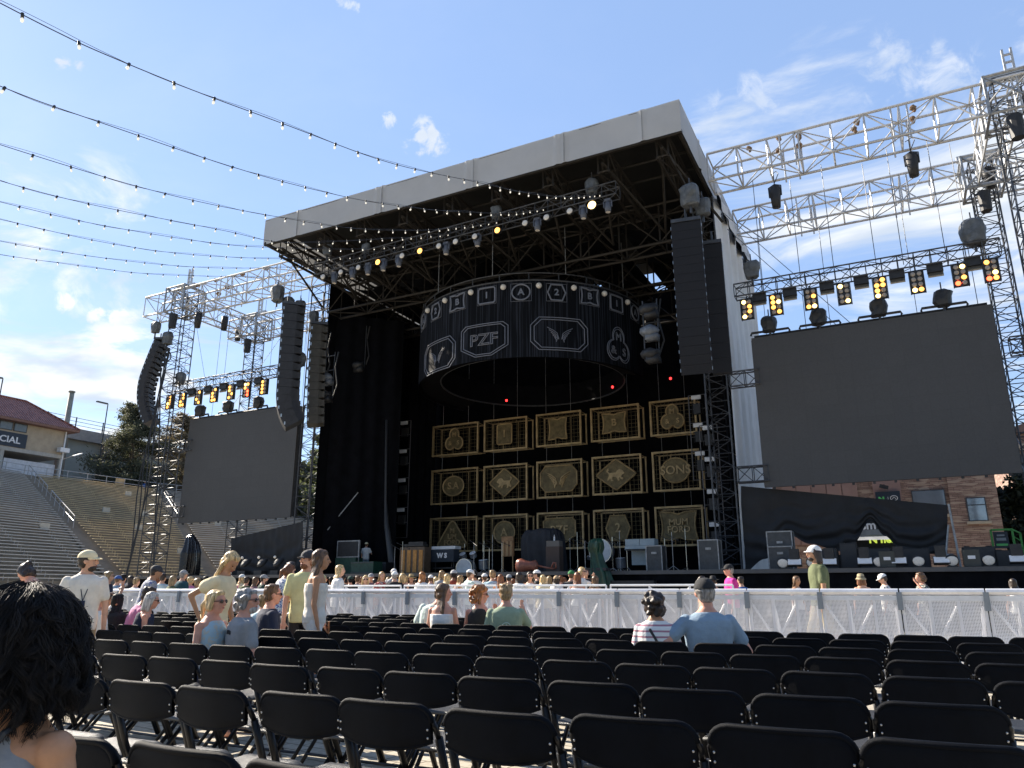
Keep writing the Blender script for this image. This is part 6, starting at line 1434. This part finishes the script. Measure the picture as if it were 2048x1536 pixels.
person('brown haired man partly hidden right behind the grey haired man',541,1166,9.2,60,'sit','m','pink','brown','short',None,'navy','short','navy','long',vox=VN,glass=True)
person('boy with light brown hair in a blue tee seated near the mesh barrier',529,1187,10.8,8,'sit','m','fair','dblond','short',None,'lightblue','short','navy','long',vox=VN)
person('in a dark red cap and black top seated bent forward near the mesh barrier',577,1192,10.2,15,'sit','m','pink','brown','short','capb:red','black','short','navy','long',lean=.3,vox=VN)
person('standing man in a dark cap with reddish beard and pale yellow green tee',611,1096,9.8,160,'stand','m','fair','auburn','short','cap:charcoal','yellowgreen','short','black','knee',hyaw=R(60),beard='auburn',vox=VN,detail=True)
def phone(P,T,Hd,arms,s):
    m=MB(); m.box(arms[0][2]+V((0,.06,-.04)),(.07,.02,.13)); part('yellow_phone',m,clothm('orange'),P,False)
person('standing girl with long wavy brown hair, white top and white shorts, facing right',632,1098,9.0,75,'stand','f','tan','brown','vlong',None,'offwhite','strap','white','short',vox=VN,detail=True,extra=phone,armR=((.1,-.05,-1),(.05,.25,-1)),armL=((-.1,.1,-1),(0,.4,-1)))
person('in a dark cap and pale mint shirt seated in the front row',860,1161,10.6,8,'sit','m','pink','dark','short','cap:charcoal','mint','short','khaki','long',side=.22,hyaw=R(30),vox=VN,h=1.85)
person('long haired woman in a white top with bare shoulders, front row',886,1165,10.2,15,'sit','f','pink','brown','vlong',None,'white','strap','navy','long',hyaw=R(60),vox=VN,detail=True,h=1.7)
person('woman with ginger curls, sunglasses and a black vest top in the front row',960,1169,10.3,12,'sit','f','pink','ginger','bigcurl',None,'black','tank','navy','long',hyaw=R(75),glass=True,vox=VN,h=1.7,armR=((.3,.5,-.9),(-.3,.5,1)))
person('man in a sage green tee with round back print, front row',1012,1167,9.9,-2,'sit','m','pink','dblond','short',None,'sage','short','tan','short',vox=VN,extra=ringlogo,armR=((.45,.5,-.7),(-.35,.3,1)),h=1.8)
person('with curly dark brown hair and pink striped shirt seated at the centre right',1308,1179,6.95,8,'sit','f','tan','dark','curly',None,'white/stripes','short','navy','long',strap=True,vox=VN,h=1.62,hyaw=R(25))
person('in a black cap and denim shirt, one arm over the chair back',1411,1166,6.95,0,'sit','m','pink','grey','short','cap:black','denim','short','khaki','long',vox=VN,h=1.86,armL=((-.75,-.35,-.6),(-.2,.3,-.5)),armR=((.5,.1,-.8),(-.2,.5,-.3)))
# ---- people beyond the barrier: (label, px, ytop, d, face, kw)
CR=[
('with a messy blond bun and sunglasses beyond the barrier at left',213,1142,13.2,80,dict(sex='f',hair='dblond',style='bun',top='navy',sleeve='tank',glass=True)),
('in a blue cap and grey blue tee in the left crowd',232,1149,15.2,20,dict(hat='cap:blue',top='denim',hair='brown')),
('black haired, in a white shirt in the left crowd',243,1148,16.6,0,dict(hair='black',top='white')),
('dark haired, all in black, left of the floral shirted man',258,1151,16,10,dict(hair='dark',style='long',top='black',sex='f')),
('leaning man in a dark cap and pale floral shirt in the left crowd',288,1127,13.6,60,dict(hat='cap:charcoal',top='lgrey/floral',hair='dark',lean=.2,sk='tan')),
('with bushy auburn curls in the left crowd',311,1150,16.2,0,dict(sex='f',hair='auburn',style='curly',top='tan')),
('in a pale blue tee with short brown hair, right of the auburn curls',322,1146,14.8,5,dict(hair='dark',top='lightblue/pale')),
('in a grey cap and dark teal tee in the left crowd',362,1138,14.6,30,dict(hat='cap:grey',top='teal',hair='grey')),
('small blond in pink behind the teal shirted man',379,1153,17,0,dict(sex='f',hair='blond',style='curly',top='pink')),
('with a pinkish top just right of the yellow bloused girl',462,1151,17,150,dict(sex='f',hair='dark',top='pink',style='long')),
('in a white cap with long blond hair left of the grey capped bearded man',481,1147,17.2,20,dict(sex='f',hat='cap:white',hair='blond',style='long',top='cream')),
('with short dark brown hair in brown, standing left of the grey cap',491,1153,16.4,0,dict(hair='dark',top='olive')),
('with loose dark hair leaning left, in the middle left crowd',508,1153,16,40,dict(sex='f',hair='brown',style='long',top='mauve')),
('bearded, in a grey cap and dark green tee in the middle left crowd',524,1147,15.4,70,dict(hat='cap:grey',beard='dark',top='dgreen',hair='dark')),
('with an auburn ponytail and blue floral blouse leaning to the right',557,1127,13.6,45,dict(sex='f',hair='auburn',style='pony',top='white/floral',lean=.22,sleeve='long')),
('dark haired, in sunglasses and a cream buttoned shirt looking down beside the floral blouse',579,1124,13.9,175,dict(hair='dark',top='cream',glass=True,hpit=-.35,detail=True)),
('blond in profile raised above the crowd, near the green case',675,1129,17,70,dict(sex='f',hair='blond',style='long',top='white')),
('in a white and grey cap and grey tee near the left of the crowd',671,1148,16.6,0,dict(hat='trucker:white',top='lgrey',hair='brown')),
('in a black cap and black top beside the white and grey cap',683,1146,15.6,10,dict(hat='cap:black',top='black',hair='dark')),
('in a dark green cap and black top in the crowd',700,1150,16,-20,dict(hat='cap:dgreen',top='black',hair='black')),
('small brown haired, in pale blue between the green cap and blond woman',714,1151,17.4,0,dict(hair='brown',top='lightblue')),
('blond woman facing the camera in sunglasses and white cardigan',730,1150,15.4,165,dict(sex='f',hair='blond',style='bob',top='white',glass=True,sleeve='long')),
('in a grey cap and mauve top facing the camera',741,1145,16.6,170,dict(hat='cap:grey',top='mauve',hair='dark')),
('fair haired, in a red patterned top in the crowd',762,1143,15.6,150,dict(sex='f',hair='dblond',style='long',top='red/pale')),
('in a white cap with black shirt seen from behind in the crowd',788,1141,15.4,0,dict(hat='cap:white',top='black',hair='grey')),
('second white capped head just behind the black shirted man',786,1136,17.8,0,dict(hat='cap:white',top='lgrey',hair='silver')),
('with a blond bob and dark straps, right of the black shirt',804,1146,15.8,10,dict(sex='f',hair='blond',style='bob',top='navy',sleeve='tank')),
('in a straw hat with dark band facing the camera',822,1147,16.2,170,dict(sex='f',hat='brim:straw',top='black',hair='dark',style='long',sleeve='tank')),
('with long ginger blond hair and white top in the middle crowd',843,1143,15.2,20,dict(sex='f',hair='ginger',style='long',top='white')),
('in a white cap above the camouflage cap',861,1148,17.4,0,dict(hat='cap:white',top='white',hair='brown')),
('with long straight blond hair standing left of the rust shirt, taller',883,1140,16.8,0,dict(sex='f',hair='dblond',style='vlong',top='lgrey')),
('with blond shoulder length hair right before the rust shirt',893,1147,15,25,dict(sex='f',hair='blond',style='long',top='white')),
('in a pale grey cap and rust red tee',907,1138,15.4,-10,dict(hat='cap:lgrey',top='rust',hair='black',sk='brown')),
('in a magenta patterned top beside the rust tee',919,1150,15.2,30,dict(sex='f',hair='dblond',style='long',top='mauve/pale')),
('in a white cap and mint tee turned right',938,1137,14.8,60,dict(hat='cap:white',top='mint',hair='brown',hpit=-.2)),
('in a black cap and white tee with hand to the face',949,1138,15.2,-40,dict(hat='cap:black',top='white',hair='black',sk='tan',armL=UP(-1))),
('small, in a white cap and white shirt right of the black cap',969,1145,16.6,0,dict(hat='cap:white',top='white',hair='brown')),
('with short cropped brown hair and light blue tee seen from behind',985,1140,14.8,0,dict(top='lightblue',hair='dblond')),
('with long auburn hair and orange brown top',1001,1148,14.6,0,dict(sex='f',hair='auburn',style='long',top='orange')),
('in a small grey cap between auburn and dark curly hair',1018,1147,16.6,0,dict(hat='cap:lgrey',top='black',hair='dark')),
('with long dark curly hair and white blouse',1038,1144,14.2,10,dict(sex='f',hair='dark',style='vlong',top='white/pale')),
('dark haired woman facing the camera in sunglasses and white tank top',1060,1143,14.8,175,dict(sex='f',hair='dark',style='long',top='white',sleeve='tank',glass=True,detail=True)),
('in a black and white cap facing left in the middle crowd',1076,1138,15.6,-80,dict(hat='trucker:white',top='black',hair='black')),
('in a cream jacket with blond hair tucked in, seen from behind',1086,1149,14.4,15,dict(sex='f',hair='blond',style='long',top='cream',sleeve='long')),
('in a tan cap and white top with dark hair, left of the green cap',1113,1149,15.,20,dict(sex='f',hat='cap:tan',top='white',hair='dark',style='long')),
('in a bright green cap and dark tee seen from behind',1143,1139,15.,10,dict(hat='cap:green',top='charcoal',hair='brown')),
('blond in sunglasses shading her eyes behind the auburn hair',1163,1134,15.6,120,dict(sex='f',hair='blond',style='bob',top='white',glass=True,armL=UP(-1))),
('with long auburn hair and bare shoulders near the green tarp',1155,1144,14.,10,dict(sex='f',hair='auburn',style='vlong',top='white',sleeve='strap',sk='pink')),
('dark haired man just left of the green tarp',1172,1138,17,170,dict(hair='dark',top='black')),
('tanned bare shouldered with an arm raised below the green tarp',1190,1150,13.8,40,dict(sex='f',hair='brown',style='long',top='black',sleeve='strap',sk='tan',armL=UP(-1))),
('dark haired woman in sunglasses pointing left before the right deck',1403,1151,15.2,100,dict(sex='f',hair='dark',style='pony',top='tan',sleeve='tank',glass=True,armL=((-.7,.5,-.2),(-.3,.7,.5)))),
('in an olive tank top seen from behind before the right deck',1428,1150,14.8,0,dict(sex='f',hair='dark',style='short',top='olive',sleeve='tank',hat='brim:black')),
('in a black cap and bright magenta tee with back print',1463,1126,14.6,-60,dict(hat='cap:black',top='magenta',hair='grey',sk='pink',glass=True,turn=-.5,extra=tee_text('BT.CREW',.06,0,clothm('black'),.40,-.15))),
('in a blue tee almost hidden behind the magenta tee',1484,1152,16,-30,dict(top='blue',hair='dark')),
('brown haired woman in a white sleeveless top facing the camera before the right deck',1593,1151,15,150,dict(sex='f',hair='brown',style='long',top='white',sleeve='tank',sk='tan',detail=True)),
('walking man in a white cap with dark hair, olive shirt and khaki shorts',1640,1113,13.3,-85,dict(hat='cap:white',top='olive',bottom='khaki',blen='knee',hair='dark',style='bob',sk='tan',pose='walk',beard='dark',detail=True)),
('in a khaki bucket hat with a black strap top seen from behind',1725,1146,14.4,5,dict(sex='f',hat='bucket:khaki',hair='auburn',style='bob',top='black',sleeve='strap')),
('in a white cap and white floral shirt looking down to the left',1771,1145,14.4,-65,dict(hat='cap:white',top='white/bw',hair='dark',hpit=-.4)),
('brown haired in a black floral shirt looking left, hand raised',1846,1144,14.2,-85,dict(top='black/pale',hair='brown',style='curly',sk='pink',armL=UP(-1))),
('dark haired and pale shouldered at the right edge before the deck',2029,1156,13.6,10,dict(sex='f',hair='dark',style='long',top='white',sleeve='strap')),
]
for lb,px,yt,d,fa,kw in CR:
    pose=kw.pop('pose','stand'); det=kw.get('detail',False)
    if yt>=1133 and d<19: d*=1.36 if px<1300 else 1.2
    if px in(1463,): d=16.5
    person(lb,px,yt,d,fa,pose,vox=.017 if d<14.5 else .02,**kw)
hc_=['dark','brown','blond','black','dblond','auburn']; tc_=['white','grey','navy','lightblue','black','cream','pink','olive','lgrey','mauve','white/pale','teal']
rf_=random.Random(11)
for k in range(30):
    px=[660,693,722,751,775,815,834,852,875,899,928,959,978,993,1010,1028,1048,1068,1097,1105,1122,1131,1180,645,270,300,340,395,410,445][k]; hh_=hc_[rf_.randrange(6)]; tt_=tc_[rf_.randrange(12)]; fm=rf_.random()<.55
    person('far back in the crowd, %s %s top, %s of the small distant heads'%(hh_.replace('dblond','fair'),tt_.split('/')[0].replace('lgrey','pale grey'),rn_(k)),px+rf_.uniform(-3,3),rf_.uniform(1150,1157),rf_.uniform(23.5,25.5) if px>600 else 19.5,rf_.uniform(-60,80),'stand','f' if fm else 'm',rf_.choice(['fair','pink','tan']),hh_,rf_.choice(['long','bob','curly']) if fm else 'short',None,tt_,vox=.024)
person('stagehand in white tee, pale cap and jeans on the stage',728,1094,40,10,'deck','m','fair','brown','short','cap:cream','white','short','denim','long',vox=.022,h=1.75,armR=((.4,.3,-1),(-.3,.8,.1)))
for px,yt,d,tp,lb in ((262,962,96,'blue','in dark blue standing at the top of the left bleachers by the pine'),(269,963,96,'black','in black beside the blue one at the top of the left bleachers')):
    o=person(lb,px,1150,d,160,'deck','m','tan','dark','short',None,tp,'short','navy','long',vox=.03,h=1.75); o.location.z=13.
# ---- dark haired woman in the foreground
def curls(P,T,Hd,arms,s):
    rr=random.Random(5); c0=Hd(0,-.02,.0); m=MB()
    inner=MB(); inner.ell(Hd(0,-.015,.03),(.105,.115,.105),None,20,14); inner.ell(Hd(0,-.025,-.045),(.110,.106,.105),None,20,14); inner.ell(Hd(0,-.02,-.07),(.106,.10,.05),None,16,10)
    inner.v=[tuple(V(v)+V((noise.noise(V(v)*16),noise.noise(V(v)*16+V((7,0,0))),noise.noise(V(v)*16+V((0,7,0)))))*.014) for v in inner.v]
    part('hair_mass',remesh(inner,.009,hairm('black'),'hair_mass',1),None,P,False)
    for k in range(330):
        a=rr.uniform(0,2*PI); e0=rr.uniform(.0,1.5); L=rr.uniform(.17,.33); r_=rr.uniform(.009,.021); fq=rr.uniform(11,22); ph=rr.uniform(0,6); n_=20; shell=rr.uniform(.93,1.08); zend=-.125-.045*rr.random()+.02*math.sin(a*3)
        da=rr.uniform(-.35,.35); base=[]; sgn=rr.choice((-1,1))
        for j in range(n_):
            u=j/(n_-1); arc=u*L*9.5; e=e0-arc; aa=a+da*u
            if e>0: rad=math.cos(e); z_=math.sin(e)*.108+.030
            else: rad=1.+.17*min(1,-e)-.05*max(0,-e-1); z_=.030+e*.108
            if z_<zend: break
            o_=V((math.cos(aa),math.sin(aa),0)); tn=V((-math.sin(aa),math.cos(aa),0)); g_=min(1.,.12+u*1.4)
            base.append((c0+V((o_.x*.112*rad*shell,o_.y*.118*rad*shell,z_))+tn*r_*g_*math.sin(ph+u*fq)*sgn+o_*r_*g_*math.cos(ph+u*fq)+V((0,0,.5*r_*g_*math.sin(ph*2+u*fq))),o_,tn))
        if len(base)<5: continue
        for q_ in range(26):
            ox=rr.gauss(0,.0055); oy=rr.gauss(0,.0045); oz=rr.gauss(0,.004); cut=len(base)-rr.choice((0,0,0,1,2)); w_=rr.uniform(.0006,.0012); tw=rr.uniform(-1,1)
            pts=[b_[0]+b_[2]*(ox*(1-.35*i_/n_)+.002*math.sin(tw*i_*.8))+b_[1]*oy+V((0,0,oz)) for i_,b_ in enumerate(base[:cut])]
            m.path(pts,[w_*(1-.6*i_/len(pts)) for i_ in range(len(pts))],3,cap=False)
    for k in range(260):
        a=rr.uniform(0,2*PI); e=rr.uniform(-.9,1.3); o_=V((math.cos(a)*math.cos(e),math.sin(a)*math.cos(e),math.sin(e)*.95)); p_=c0+V((o_.x*.118,o_.y*.118,.03+o_.z*.105)); d_=(o_+V((rr.uniform(-.8,.8),rr.uniform(-.8,.8),-.9))).normalized(); q=d_.orthogonal().normalized(); L=rr.uniform(.02,.055); ph=rr.uniform(0,6)
        m.path([p_+d_*L*i_/7+q*.006*math.sin(ph+i_*.9)*(i_/7) for i_ in range(8)],.00055,3,cap=False)
    part('curls',m,hairm('black'),P,False,True)
    k=MB(); k.path([T(.55,.09,.0),T(.515,.105,-.10),T(.42,.085,-.155),T(.28,.0,-.175)],.0075,6); k.path([T(.515,.05,.01),T(.48,.10,.05),T(.38,.13,.10)],.0075,6); part('black_strap',k,blk,P,False)
person('in the foreground seen from behind, curly black bob, bare shoulder, black strap',50,1176,1.78,12,'sit','f','tan','black','bald',None,'grey','tank','black','long',vox=.008,h=1.60,extra=curls,hyaw=0.)
for ob in list(bpy.data.scenes): 
    if ob.name=='tmp_eval': bpy.data.scenes.remove(ob)
